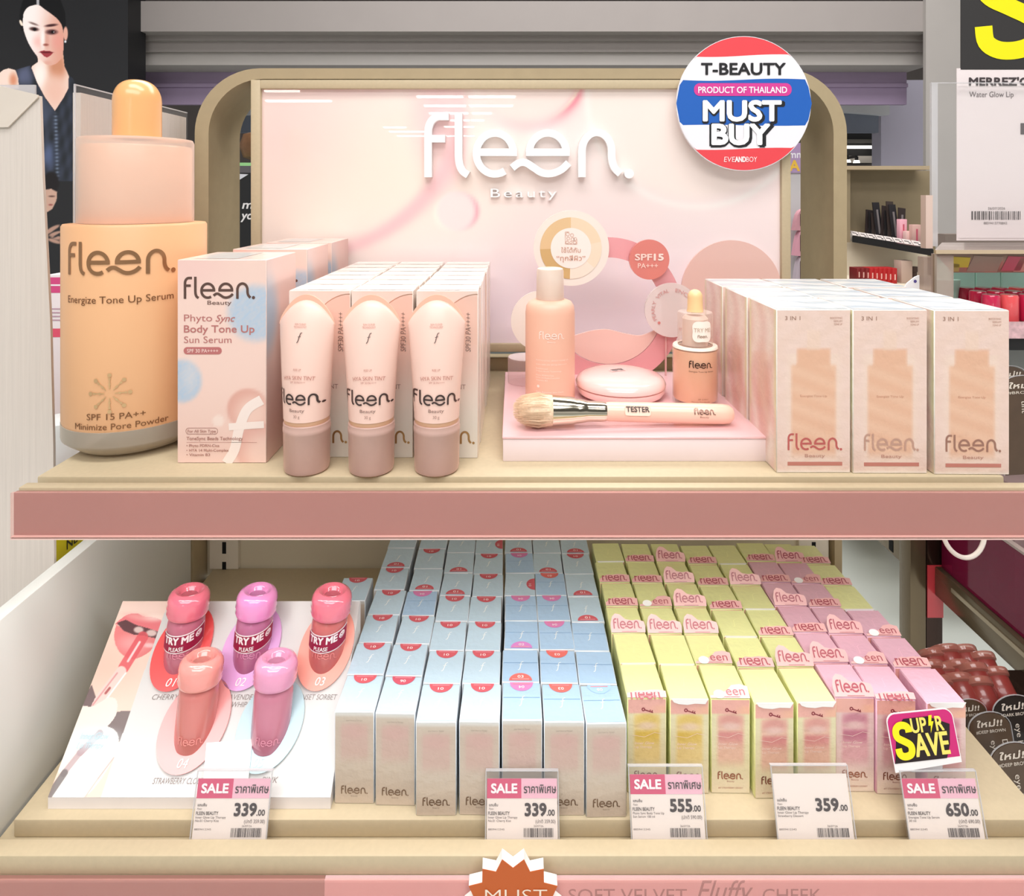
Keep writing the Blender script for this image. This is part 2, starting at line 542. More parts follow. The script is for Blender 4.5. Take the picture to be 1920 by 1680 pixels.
# ---- far ceiling of the shop seen through the opening
D = 5.6
b = MB(); b.box(X(1440, D), X(1660, D), D, D + 0.3, Z(305, D), Z(236, D), DARK)
b.box(X(1440, D), X(1640, D), D - 0.05, D, Z(269, D), Z(262, D), M('dark_duct', (66, 64, 60), 0.5))
b.box(X(1440, D), X(1640, D), D - 0.05, D, Z(306, D), Z(293, D), M('pale_soffit', (186, 178, 170), 0.6))
struct('trim_5', b)
LAMP = M('lamp_glow', (255, 250, 240), 0.5, emit=3.0)
b = MB(); b.box(X(1480, D), X(1632, D), D - 0.12, D - 0.08, Z(280, D), Z(275, D), LAMP)
tag(b.build('tube_light'), 'thin white tube light far behind the arch, under the dark ceiling', 'light')
for i, px in enumerate((1589, 1606)):
    c = P(px, 304 + i, D - 0.2)
    t = thing('spotlight', c, ['small round spotlight partly behind the arch edge', 'small round spotlight just clear of the arch edge'][i], 'light', 'spotlights far behind the arch')
    bb = MB().lathe([(0.001, 0.02), (0.02, 0.02), (0.026, 0), (0.026, -0.002)], LAMP, c=c, seg=16)
    bb.build('lamp', t)
    MB().lathe([(0.014, 0.02), (0.014, 0.05)], DARK, c=c, seg=10).box(c.x - 0.01, c.x + 0.01, c.y, D + 0.01, c.z + 0.04, c.z + 0.06, DARK).build('stem', t)

# ceiling strip lights over the aisle behind the viewer: they mirror in the sign
STRIP = M('strip_glow', (255, 250, 244), 0.5, emit=16.0)
streaks = [(782, 868, 183), (879, 966, 183), (796, 873, 200), (881, 961, 200), (805, 877, 214), (886, 921, 214), (814, 880, 227), (884, 907, 227), (720, 760, 240), (731, 800, 248), (833, 888, 239), (745, 890, 256), (495, 560, 172), (500, 620, 191)]
for i, (p0, p1, py) in enumerate(streaks):
    d = 1.25 / ((PY0 - py) / FPX); xa, xb = (p0 - PX0) / FPX * d, (p1 - PX0) / FPX * d
    c = Vector(((xa + xb) / 2, 2 * 0.824 - d, CAMZ + 1.25))
    t = thing('strip_light', c, 'white ceiling strip light seen only as a streak in the glossy sign', 'light', 'strip lights mirrored in the sign')
    MB().box(xa, xb, c.y - 0.05, c.y + 0.05, c.z, c.z + 0.02, STRIP).build('diffuser', t)
    MB().box(xa - 0.02, xb + 0.02, c.y - 0.07, c.y + 0.07, c.z + 0.021, 3.449, M('lamp_housing', (235, 232, 226), 0.5)).build('housing', t)

# ---------------------------------------------------------------- backlit advert on the left
def woman(x, y):
    A = np.tile(np.array([[37., 37., 39.]]), (len(x), 1))
    hair = [(36, 40), (38, 18), (44, -4), (112, -4), (122, 22), (124, 52), (118, 60), (110, 58), (40, 58)]
    A = mix(A, (22, 22, 24), inside(hair, x, y))
    skin_l = np.array([255., 242., 238.]); skin_r = np.array([222., 160., 140.])
    k = sstep(52, 124, x + 0.12 * (y - 60))[:, None]
    skin = skin_l * (1 - k) + skin_r * k
    face = cat_rom([(43, 48), (44, 26), (52, 14), (62, 10), (72, 9), (82, 16), (96, 26), (108, 36), (116, 48), (119, 64), (119, 92), (116, 108), (104, 120), (90, 122), (78, 114), (66, 101), (54, 82), (46, 62), (43, 48)], 4)
    neck = [(70, 100), (71, 116), (60, 124), (58, 130), (68, 152), (84, 182), (103, 208), (120, 182), (128, 166), (129, 142), (121, 124), (118, 96)]
    kn = inside(neck, x, y)
    nk = np.tile(np.array([[240., 205., 190.]]), (len(x), 1))
    nk = mix(nk, (205, 140, 110), blob(x, y, 108, 124, 16, 26, 0.6)); nk = mix(nk, (255, 240, 232), blob(x, y, 74, 140, 12, 26, 0.7))
    nk = mix(nk, (236, 190, 172), blob(x, y, 104, 170, 18, 26, 0.7))
    A = A * (1 - kn[:, None]) + nk * kn[:, None]
    sh = inside([(-2, 138), (6, 131), (16, 128), (28, 131), (36, 140), (37, 166), (-2, 166)], x, y)
    A = mix(A, (250, 222, 208), sh); A = mix(A, (222, 150, 118), sh * blob(x, y, 25, 150, 7, 12, 0.8))
    vest = [(29, 131), (56, 123), (60, 130), (70, 156), (84, 184), (103, 208), (118, 186), (128, 168), (129, 142), (136, 146), (143, 160), (146, 340), (70, 340), (76, 190), (60, 172), (36, 168), (34, 146)]
    kv = inside(vest, x, y)
    n = np.sin(x * 0.31 + y * 0.06) * np.sin(y * 0.11 - x * 0.05)
    vc = np.array([[46., 50., 60.]]) + n[:, None] * np.array([[9., 10., 14.]])
    A = A * (1 - kv[:, None]) + vc * kv[:, None]
    A = mix(A, (104, 110, 140), kv * blob(x, y, 46, 142, 13, 18, 0.8) * 0.8)
    A = mix(A, (78, 86, 108), kv * blob(x, y, 84, 208, 12, 26, 0.9) * 0.7)
    seam = kv * np.exp(-((x - (104 + (y - 208) * 0.03)) / 3.2) ** 2) * sstep(206, 222, y)
    A = mix(A, (126, 140, 164), seam * (0.45 + 0.4 * np.sin(y * 0.9)))
    A = mix(A, (96, 110, 150), kv * blob(x, y, 90, 292, 11, 22, 0.8) * 0.7)
    kf = inside(face, x, y)
    A = A * (1 - kf[:, None]) + skin * kf[:, None]
    A = mix(A, (232, 150, 140), kf * blob(x, y, 108, 78, 11, 15, 0.9) * 0.6); A = mix(A, (244, 168, 160), kf * blob(x, y, 70, 78, 8, 10, 0.9) * 0.45)
    A = mix(A, (226, 170, 150), kf * blob(x, y, 108, 44, 18, 12, 0.9) * 0.4)
    A = mix(A, (206, 140, 124), kf * blob(x, y, 88, 74, 4.5, 17, 0.8) * 0.55)
    A = mix(A, (255, 250, 246), kf * blob(x, y, 80, 72, 3.5, 17, 0.8) * 0.8)
    A = mix(A, (140, 66, 56), kf * blob(x, y, 86, 84, 5, 2.2, 0.6) * 0.8)
    A = mix(A, (110, 84, 80), kf * blob(x, y, 63, 44.5, 9, 2.0, 0.6, 0.35) * 0.8); A = mix(A, (70, 40, 40), kf * blob(x, y, 96, 47.5, 11, 2.4, 0.6, -0.12))
    A = mix(A, (80, 52, 50), kf * blob(x, y, 64, 54.5, 8.5, 3.6, 0.5, 0.12)); A = mix(A, (74, 40, 42), kf * blob(x, y, 97, 60, 10, 4.6, 0.6))
    A = mix(A, (20, 12, 14), kf * blob(x, y, 65, 55, 3.2, 3.0, 0.3)); A = mix(A, (22, 14, 16), kf * blob(x, y, 99, 60, 3.2, 3.0, 0.3))
    A = mix(A, (250, 240, 238), kf * blob(x, y, 101, 60, 1.0, 1.0, 0.5))
    A = mix(A, (160, 60, 66), kf * inside([(74, 96.5), (82, 94.5), (87, 95.5), (93, 95), (100, 99), (94, 104.5), (88, 108), (82, 105)], x, y))
    A = mix(A, (98, 26, 34), kf * blob(x, y, 87, 98.2, 12, 1.4, 0.5)); A = mix(A, (214, 150, 132), kf * blob(x, y, 89, 118, 7, 4, 0.8) * 0.5)
    A = mix(A, (226, 168, 150), blob(x, y, 123, 63, 4.2, 13, 0.2)); A = mix(A, (255, 235, 215), blob(x, y, 39.5, 43, 2.4, 6, 0.2, -0.4)); A = mix(A, (240, 240, 244), blob(x, y, 122.5, 78, 2.0, 2.2, 0.3))
    A = mix(A, (216, 214, 218), inside([(68, -4), (73, -4), (74, 9), (69, 10)], x, y) * 0.8)
    A = mix(A, (30, 26, 28), blob(x, y, 96, 342, 15, 20, 0.2))
    A = mix(A, (196, 158, 140), inside([(84, 356), (96, 354), (107, 360), (106, 376), (98, 392), (88, 398), (82, 396)], x, y)); A = mix(A, (90, 60, 54), blob(x, y, 97, 368, 6, 1.4, 0.5)); A = mix(A, (150, 80, 76), blob(x, y, 95, 384, 4, 1.6, 0.5))
    for a, bb, cc in ((92, 434, -0.5), (100, 428, -0.45), (104, 438, -0.3), (108, 446, 0.15), (102, 452, 0.3)):
        A = mix(A, (176, 138, 122), blob(x, y, a, bb, 13, 3.4, 0.3, cc))
    A = mix(A, (46, 44, 46), blob(x, y, 110, 440, 12, 2, 0.4, -0.5))
    A = mix(A, (150, 112, 98), inside([(110, 448), (121, 440), (124, 480), (117, 470)], x, y))
    return A


D = 2.9
t = thing('advert_lightbox', (X(60, D), D, 0), 'tall black lit advert with a dark-haired woman in a sleeveless vest', 'advert')
b = MB()
b.box(X(-260, D), X(240, D), D, D + 0.14, 0.2, Z(-60, D), M('lightbox_case', (24, 24, 26), 0.5))
b.build('case', t)
ADV = M('advert_print', rough=0.35, attr=True, emit=0.45)
b = MB()
def woman_smooth(x, y):
    return sum(woman(x + a, y + c) for a in (-0.4, 0.4) for c in (-0.4, 0.4)) / 4
b.grid(lambda u, v, h=0: P(u, v, D - 0.004), -8, 150, 250, -12, 190, 300, ADV, woman_smooth)
b.grid(lambda u, v, h=0: P(u, v, D - 0.004), -8, 150, 520, 250, 100, 170, ADV, woman_smooth)
b.grid(lambda u, v, h=0: P(u, v, D - 0.004), -100, -8, 520, -12, 4, 4, ADV, lambda u, v: np.tile(np.array([[37., 37., 39.]]), (len(u), 1)))
b.grid(lambda u, v, h=0: P(u, v, D - 0.004), 150, 240, 520, -12, 4, 4, ADV, lambda u, v: np.tile(np.array([[37., 37., 39.]]), (len(u), 1)))
b.build('picture', t)

# ---------------------------------------------------------------- the display unit
OLIVE = M('powder_coat_khaki', (197, 180, 149), 0.5, noise=(240, 0.03), bump=(900, 0.08, 0.0004))
OLIVE_D = M('arch_khaki', (172, 154, 122), 0.55, noise=(60, 0.03), bump=(900, 0.08, 0.0004))
WALLW = M('white_panel_board', (224, 224, 219), 0.5, noise=(3, 0.03))
RIB = M('ribbed_white_board', (214, 203, 194), 0.55, noise=(200, 0.03), bump=(60, 0.5, 0.002), scale3=(3, 3, 0.05))
unit = thing('display_shelf_unit', (0.01, 0.84, 0), 'khaki metal shelving frame with slotted uprights, beige back and white side panel', 'shelving')
upper = thing('upper_shelf', (0.01, 0.66, ZU - 0.02), 'khaki upper shelf with a salmon front strip carrying bottles, cartons and testers', 'shelf')
lower = thing('lower_shelf', (0.01, 0.66, ZL - 0.05), 'khaki lower shelf with price tags along its groove and lip cartons on it', 'shelf')
arch = thing('arch_header', (0.01, 0.86, ZU - 0.03), 'large khaki arch with rounded corners rising behind the upper shelf', 'display header')

# upper deck with a groove behind its front lip
b = MB()
b.box(-0.386, 0.400, 0.520, 0.835, ZU - 0.012, ZU, OLIVE, bev=0.0012)
b.box(-0.386, 0.412, 0.5005, 0.835, ZU - 0.020, ZU - 0.012, OLIVE)
b.box(-0.386, 0.412, 0.5005, 0.5095, ZU - 0.012, ZU, OLIVE, bev=0.0008)
b.build('deck', upper); ud = upper
b = MB()
SAL = M('salmon_insert', (158, 114, 104), 0.42, noise=(14, 0.03), coat=0.35, coat_rough=0.25)
b.box(-0.3865, 0.413, 0.4965, 0.5000, CAMZ - 0.2640, CAMZ - 0.2312, SAL)
rl_ = b.build('price_rail', ud)
RAILC = M('clear_rail', (255, 214, 208), 0.12, clear=0.86, spec=0.6)
b = MB()
b.box(-0.3868, 0.4133, 0.4935, 0.4963, CAMZ - 0.2654, CAMZ - 0.2302, RAILC)
b.box(-0.3868, 0.4133, 0.4935, 0.5000, CAMZ - 0.2662, CAMZ - 0.2642, M('rail_edge', (240, 205, 196), 0.2))
b.build('rail_cover', rl_)
# light strip body
b = MB(); b.box(-0.36, 0.375, 0.512, 0.525, CAMZ - 0.2545, ZU - 0.0201, M('led_diffuser', (255, 250, 240), 0.4)); b.build('light_strip', ud)

# lower tray
b = MB()
b.box(-0.3875, 0.415, 0.4973, 0.833, ZL - 0.014, ZL, OLIVE, bev=0.0014)
b.box(-0.398, 0.424, 0.4703, 0.833, ZL - 0.050, ZL - 0.0142, OLIVE)
b.box(-0.398, 0.424, 0.4700, 0.4829, ZL - 0.0142, ZL, OLIVE, bev=0.0012)
b.build('deck', lower); ld = lower
b = MB()
b.box(-0.400, X(609, 0.468), 0.4665, 0.4700, ZL - 0.075, ZL - 0.0140, SAL)
PALE = M('pale_pink_strip', (222, 184, 186), 0.45, noise=(20, 0.02), coat=0.3, coat_rough=0.25)
b.box(X(609, 0.468) + 0.0002, 0.426, 0.4665, 0.4700, ZL - 0.075, ZL - 0.0140, PALE)
f = flat((0, 0.4664, ZL))
BR = (150, 106, 108)
def tz(py): return Z(py, 0.4664) - ZL
b.text('SOFT VELVET', f, X(1066, .4664), tz(1691), 0.0093, PAPER, BR, w=X(1288, .4664) - X(1066, .4664), align='L')
b.text('Fluffy', f, X(1306, .4664), tz(1690), 0.0152, PAPER, BR, w=X(1412, .4664) - X(1306, .4664), align='L', shear=0.35)
b.text('CHEEK', f, X(1430, .4664), tz(1690), 0.0090, PAPER, BR, w=X(1540, .4664) - X(1430, .4664), align='L')
lp = b.build('printed_strip', ld)
tag(lp, 'salmon strip joined to a pale pink strip with brown lettering')
b = MB(); b.box(-0.400, 0.4265, 0.4635, 0.4662, ZL - 0.076, ZL - 0.0125, RAILC); b.build('rail_cover', lp)

# arch: rounded frame, 1.8 cm thick, 9 cm deep
b = MB()
D = 0.82
ox0, ox1, oz1 = X(365, D), X(1588, D), Z(128, D)
ix0, ix1, iz1 = X(391, D), X(1563, D), Z(148, D)
zb = ZU - 0.03
ro, ri = 0.084, 0.070
outer = [(ox0, zb)] + [(ox0 + ro - ro * math.cos(t), oz1 - ro + ro * math.sin(t)) for t in np.linspace(0, math.pi / 2, 14)]
outer += [(ox1 - ro + ro * math.sin(t), oz1 - ro + ro * math.cos(t)) for t in np.linspace(0, math.pi / 2, 14)] + [(ox1, zb)]
inner = [(ix0, zb)] + [(ix0 + ri - ri * math.cos(t), iz1 - ri + ri * math.sin(t)) for t in np.linspace(0, math.pi / 2, 14)]
inner += [(ix1 - ri + ri * math.sin(t), iz1 - ri + ri * math.cos(t)) for t in np.linspace(0, math.pi / 2, 14)] + [(ix1, zb)]
n = len(outer); vs = []
D2 = 0.914
for y in (D, D2):
    vs += [(p[0], y, p[1]) for p in outer] + [(p[0], y, p[1]) for p in inner]
fs = []
for i in range(n - 1):
    fs += [(i, n + i, n + i + 1, i + 1), (2 * n + i, 2 * n + i + 1, 3 * n + i + 1, 3 * n + i), (i, i + 1, 2 * n + i + 1, 2 * n + i), (n + i + 1, n + i, 3 * n + i, 3 * n + i + 1)]
b.add(vs, fs, OLIVE_D, None, True)
b.build('arch_frame', arch)
# bar behind the deck carrying the sign
b = MB(); b.box(ix0 + 0.001, ix1 - 0.001, 0.838, 0.86, ZU - 0.03, Z(671, 0.838), OLIVE_D, bev=0.001)
b.build('sign_rail', arch)
# back of the lower bay, slotted uprights, base
b = MB(); b.box(-0.398, 0.414, 0.836, 0.85, ZL - 0.01, ZU - 0.021, M('back_panel_beige', (214, 204, 182), 0.55, noise=(4, 0.03)))
b.build('back_panel', unit)
SLOT = M('slot_black', (12, 12, 12), 0.8)
for x0, x1, D in ((-0.392, -0.355, 0.8335), (0.372, 0.41, 0.8335)):
    b = MB(); b.box(x0, x1, D - 0.004, D + 0.0024, ZL + 0.0005, ZU - 0.021, M('upright_beige', (222, 212, 196), 0.5))
    for zz in (Z(1024, D), Z(1061, D), Z(1098, D)):
        b.box(x0 + 0.0165, x0 + 0.0215, D - 0.0044, D - 0.0039, zz - 0.0075, zz + 0.0075, SLOT)
    b.build('upright', unit)
for x0, x1 in ((-0.4135, -0.3985), (0.4145, 0.424)):
    b = MB(); b.box(x0, x1, 0.80 if x0 < 0 else 0.822, 0.86, 0.0, ZU - 0.031, OLIVE_D); b.build('frame_post', unit)
b = MB(); b.box(-0.39, 0.41, 0.50, 0.82, 0, ZL - 0.06, M('plinth_beige', (196, 180, 150), 0.6)); b.build('base', unit)
# white side panel on the left of the lower bay
b = MB(); b.box(-0.4135, -0.4005, 0.44, 0.799, ZL - 0.06, CAMZ - 0.333, WALLW, bev=0.0008); b.build('side_panel', unit)
# ribbed side panel behind the big bottle with a clear sleeve
t = thing('ribbed_divider', (-0.42, 0.71, ZU), 'pale ribbed divider panel in a clear sleeve behind the giant bottle', 'divider')
b = MB(); b.box(-0.424, -0.4165, 0.618, 0.818, ZU - 0.01, CAMZ + 0.0985, RIB); b.build('panel', t)
CLEAR = M('clear_acrylic', (250, 250, 250), 0.06, clear=0.965)
CLEAR_E = M('acrylic_edge', (226, 224, 226), 0.15, clear=0.45)
b = MB(); b.box(-0.4160, -0.4150, 0.609, 0.818, ZU - 0.01, CAMZ + 0.1040, CLEAR); b.box(-0.4162, -0.4148, 0.6075, 0.609, ZU - 0.01, CAMZ + 0.1042, CLEAR_E)
b.box(-0.4162, -0.4148, 0.6075, 0.818, CAMZ + 0.1040, CAMZ + 0.1052, CLEAR_E)
b.build('sleeve', t)
# neighbouring ribbed board, leaning, with a folded flap
t = thing('ribbed_board', (-0.5, 0.59, 0.9), 'pale ribbed board at the shelf end with a folded top corner', 'board')
b = MB(); D = 0.586
f = lambda x, y, h=0.0: Vector((x, D + 0.003 - h, y))
b.prism([(X(-60, D), 0.80), (X(104, D), 0.80), (X(101, D), Z(1000, D)), (X(100, D), Z(840, D)), (X(94, D), Z(600, D)), (X(80, D), Z(330, D)), (X(75, D), Z(180, D)), (X(-60, D), Z(148, D))], f, 0.003, RIB)
b.build('panel', t)
b = MB(); b.prism([(X(-60, D), Z(240, D)), (X(18, D), Z(239, D)), (X(74, D), Z(183, D)), (X(74, D), Z(178.5, D)), (X(-60, D), Z(146.5, D))], f, 0.0015, M('plain_board', (216, 204, 192), 0.5, noise=(30, 0.02)), h0=0.0035)
b.build('flap', t)
b = MB(); b.box(X(-60, D), X(44, D), D + 0.014, D + 0.016, Z(190, D), Z(154, D), CLEAR_E, T=None); b.build('clear_sleeve', t)

# ---------------------------------------------------------------- brand sign
D = 0.818
def sign_art(x, y):
    n = len(x); A = np.tile(np.array([[248., 232., 227.]]), (n, 1))
    A = mix(A, (246, 228, 236), sstep(330, 620, y) * sstep(560, 800, x))
    A = mix(A, (250, 232, 216), blob(x, y, 690, 330, 240, 150, 0.9) * 0.8)
    A = mix(A, (243, 214, 208), blob(x, y, 500, 230, 130, 130, 0.9) * 0.8)
    A = mix(A, (250, 230, 228), sstep(1250, 1450, x) * 0.8)
    def rim(cx, cy, r, w, c, k, a0=None, sp=60):
        nonlocal A
        d = np.hypot(x - cx, y - cy); m = np.exp(-((d - r) / w) ** 2) * k
        if a0 is not None:
            a = np.degrees(np.arctan2(y - cy, x - cx)); da = np.abs((a - a0 + 180) % 360 - 180); m = m * np.exp(-(da / sp) ** 2)
        A = mix(A, c, m)
    # ribbon on the left
    A = mix(A, (246, 205, 206), blob(x, y, 820, 215, 40, 90, 0.9) * 0.9)
    A = mix(A, (238, 196, 200), blob(x, y, 660, 150, 150, 22, 0.9) * 0.8)
    rim(600, 200, 262, 14, (240, 190, 194), 0.75, 35, 42); rim(560, 180, 300, 12, (244, 196, 200), 0.8, 55, 36)
    rim(700, 260, 158, 20, (244, 198, 202), 0.55, 18, 34)
    # upper bubble with a red rim
    A = mix(A, (250, 228, 220), blob(x, y, 1000, 100, 118, 140, 0.06) * 0.75)
    rim(985, 120, 116, 8, (236, 120, 140), 0.85, 38, 20); rim(990, 112, 124, 14, (246, 190, 196), 0.5, 75, 50); rim(985, 120, 110, 3, (252, 244, 220), 0.7, 32, 24)
    A = mix(A, (252, 236, 226), blob(x, y, 1310, 180, 210, 190, 0.08) * 0.7); rim(1310, 180, 208, 7, (250, 244, 238), 0.7)
    # small bubble
    A = mix(A, (250, 226, 226), blob(x, y, 856, 396, 38, 38, 0.1) * 0.8); rim(858, 396, 36, 5, (240, 160, 176), 0.75, 0, 50); rim(848, 398, 33, 5, (255, 244, 232), 0.6, 160, 60)
    rim(1340, 250, 330, 10, (255, 240, 236), 0.35, 70, 50)
    return A * np.array([[0.965, 0.965, 0.965]])
sg = thing('brand_sign', (0.0, D, ZU), 'large glossy pink brand sign with white raised lettering under the khaki arch', 'sign')
b = MB()
fx0, fx1, fz0, fz1 = X(470, D), X(1483, D), Z(660, D), Z(149.5, D)
qx0, qx1, qz0, qz1 = X(488, D), X(1466, D), Z(645, D), Z(166, D)
FRAME = OLIVE
b.box(fx0, qx0, D, D + 0.03, fz0, fz1, FRAME, bev=0.0008); b.box(qx1, fx1, D, D + 0.03, fz0, fz1, FRAME, bev=0.0008)
b.box(qx0, qx1, D, D + 0.03, qz1, fz1, FRAME, bev=0.0008); b.box(qx0, qx1, D, D + 0.03, fz0, qz0, FRAME, bev=0.0008)
b.build('frame', sg)
SIGN = M('sign_print', rough=0.25, attr=True, emit=0.07, coat=1.0, coat_rough=0.0)  # faint glow added to the print to brighten the panel; not a lamp
b = MB()
b.grid(lambda u, v, h=0: Vector((X(u, D), D + 0.006, Z(v, D))), 486, 1468, 647, 164, 200, 100, SIGN, sign_art)
b.box(qx0, qx1, D + 0.0065, D + 0.028, qz0, qz1, WALLW)
b.build('panel', sg)
LET = M('white_lettering', (252, 250, 250), 0.35, coat=0.3)
f = flat((0, D + 0.0055, 0))
b = MB(); b.logo(f, X(796, D), Z(332.5, D), X(1188, D) - X(796, D), LET, None, 0.0, 0.010)
b.build('lettering', sg)
b = MB(); b.text('Beauty', f, X(920, D), Z(370, D), 0.0112, LET, None, w=X(1044, D) - X(920, D), align='L', thick=0.004, sp=1.25, res=5)
b.build('lettering', sg)
PEACH_T = M('peach_acrylic', (246, 205, 194), 0.12, clear=0.15)
b = MB(); b.disc(f, X(1373, D), Z(545, D), 0.0642, 0.003, PEACH_T, None, 72)
b.build('peach_disc', sg)

# ---------------------------------------------------------------- round must-buy sign
D = 0.805
rs = thing('round_sign', P(1394, 194, D), 'round red, white and blue must-buy sign hung on the corner of the arch', 'sign')
cx, cz, r = X(1394.5, D), Z(194, D), 125 * D / FPX
b = MB(); f = flat((0, D + 0.004, 0))
b.disc(f, cx, cz, r + 0.0008, 0.004, PAPER, (238, 236, 240), 72)
RED, BLU, WHT = (232, 72, 80), (28, 96, 186), (240, 238, 243)
def band(py0, py1, col, lift, wob0=0.0, wob1=0.0):
    """Stripe of the disc between two slightly waving heights."""
    up = []; lo = []
    for k in range(41):
        px = 1268 + k * 254 / 40
        def clampy(py):
            dx = (px - 1394.5) / 125.0
            lim = math.sqrt(max(0, 1 - dx * dx)) * 125
            return max(194 - lim, min(194 + lim, py))
        a = clampy(py0 + wob0 * math.sin((px - 1268) / 254 * 2 * math.pi)); c = clampy(py1 + wob1 * math.sin((px - 1268) / 254 * 2 * math.pi))
        up.append((px, a)); lo.append((px, c))
    vs = [f(X(px, D), Z(py, D), lift) for px, py in up] + [f(X(px, D), Z(py, D), lift) for px, py in lo]
    b.add(vs, [(41 + i, 42 + i, i + 1, i) for i in range(40)], PAPER, col)
band(60, 104.5, RED, 0.0042, 0, 2.5); band(104.5, 149.5, WHT, 0.0042, 2.5, 2.0); band(149.5, 235, BLU, 0.0042, 2.0, -1.0)
band(235, 279, WHT, 0.0042, -1.0, 2.0); band(279, 330, RED, 0.0042, 2.0, 0)
k = D / FPX
BLK = (28, 28, 32)
def T(s, px, py, cap, w, col, lift=0.0048, **kw): b.text(s, f, X(px, D), Z(py, D), cap * k, PAPER, col, w=w * k, lift=lift, **kw)
T('T-BEAUTY', 1393.5, 140, 21, 157, BLK, bold=0.035)
b.poly([(X(px, D), Z(py, D)) for px, py in rounded(1301, 1484, 156, 180, 11)][::-1], f, PAPER, (214, 62, 150), 0.0046)
T('PRODUCT OF THAILAND', 1392, 174.5, 11.5, 166, (250, 240, 250), 0.0050, bold=0.02)
T('MUST', 1394, 229, 36.5, 149, BLK, 0.0046, bold=0.07); T('MUST', 1391, 226, 36, 144, (246, 246, 250), 0.0052, bold=0.045)
T('BUY', 1391, 272.5, 38, 114, BLK, 0.0046, bold=0.09); T('BUY', 1388.5, 270, 36, 106, (250, 250, 252), 0.0052, bold=0.05)
T('EVE', 1367.5, 303.5, 9.5, 21, (250, 236, 238), bold=-0.005, shear=0.12); T('AND', 1388, 303.5, 9.5, 20, (250, 240, 240), bold=0.04); T('BOY', 1409, 303.5, 9.5, 20, (250, 236, 238), bold=-0.005)
b.build('print', rs)
MB().box(cx - 0.02, cx + 0.02, D + 0.0042, D + 0.0128, Z(158, 0.81), Z(152, 0.81), CLEAR_E).build('clip', rs)

# ---------------------------------------------------------------- giant display bottle
GB_X, GB_Y, GB_R = -0.353, 0.603, 0.0596
gb = thing('giant_bottle', (0, 0, 0), 'oversized peach dropper bottle with frosted cap standing at the end of the upper shelf', 'display bottle')
PEACH = M('peach_lacquer', (234, 180, 134), 0.42, noise=(8, 0.015), coat=0.12, coat_rough=0.3)
PEACH_G = M('peach_gloss', (244, 182, 122), 0.25, coat=0.4, coat_rough=0.15)
FROST = M('frosted_glass', (196, 184, 168), 0.35, clear=0.35, coat=0.3)
FROST_P = M('frosted_peach', (240, 196, 168), 0.3, coat=0.2, coat_rough=0.3, noise=(10, 0.02))
k = GB_R / 0.0596
b = MB(); b.lathe([(0.0, 0.026), (0.0588, 0.026), (0.0594, 0.028), (0.0594, 0.2005), (0.0582, 0.2025), (0.047, 0.203)], PEACH, seg=64)
bf = barrel(0.0594, 0, math.radians(-10), 0.0006)
SIL = (176, 132, 96)
b.logo(bf, -0.0505, 0.1605, 0.092, FOIL, SIL, wt=0.95)
body = b
BRN = (150, 104, 72)
b.text('Energize Tone Up Serum', bf, -0.0505, 0.1365, 0.0060, FOIL, BRN, w=0.090, align='L', cut=0.004)
for i in range(8):
    a = i * math.pi / 4; cx, cy = -0.010, 0.060
    for q in (0.5, 0.8, 1.0):
        bb = 0.0155 * q
        b.spot(bf, cx + bb * math.sin(a), cy + bb * math.cos(a), 0.0011 if q < 1 else 0.0018, FOIL, (240, 200, 150), 8)
    b.stroke([(cx + 0.004 * math.sin(a), cy + 0.004 * math.cos(a)), (cx + 0.0125 * math.sin(a), cy + 0.0125 * math.cos(a))], 0.0009, bf, FOIL, (240, 200, 150))
b.text('SPF 15 PA++', bf, -0.006, 0.0375, 0.0052, FOIL, BRN, w=0.046, cut=0.004)
b.text('Minimize Pore Powder', bf, -0.003, 0.0290, 0.0052, FOIL, BRN, w=0.076, cut=0.004)
b.build('body', gb)
b = MB(); b.lathe([(0.0, 0.0005), (0.040, 0.0005), (0.048, 0.003), (0.0565, 0.0095), (0.0592, 0.0120), (0.0596, 0.0135), (0.0596, 0.0262), (0.058, 0.0264)], FROST, seg=64)
b.build('frosted_base', gb)
b = MB(); b.lathe([(0.0, 0.2034), (0.046, 0.2034), (0.0465, 0.205), (0.0465, 0.272), (0.045, 0.274), (0.0, 0.274)], FROST_P, seg=64)
capm = M('frosted_cap', (246, 226, 212), 0.3, clear=0.62)
b.lathe([(0.048, 0.2032), (0.0482, 0.205), (0.0482, 0.278), (0.0470, 0.2808), (0.0, 0.2808)], capm, seg=64, caps=False)
b.build('cap', gb)
b = MB(); pr = [(0.0205, 0.281), (0.0205, 0.3165)] + [(0.0205 * math.cos(t) ** 0.75 if t < 1.57 else 0, 0.3165 + 0.0205 * math.sin(t)) for t in np.linspace(0.05, math.pi / 2, 12)]
pr[-1] = (0.0005, pr[-1][1])
b.lathe(pr, PEACH_G, seg=40); b.build('dropper_bulb', gb)
gb.location = (GB_X, GB_Y, ZU); gb.rotation_euler = (0, 0, math.radians(30))

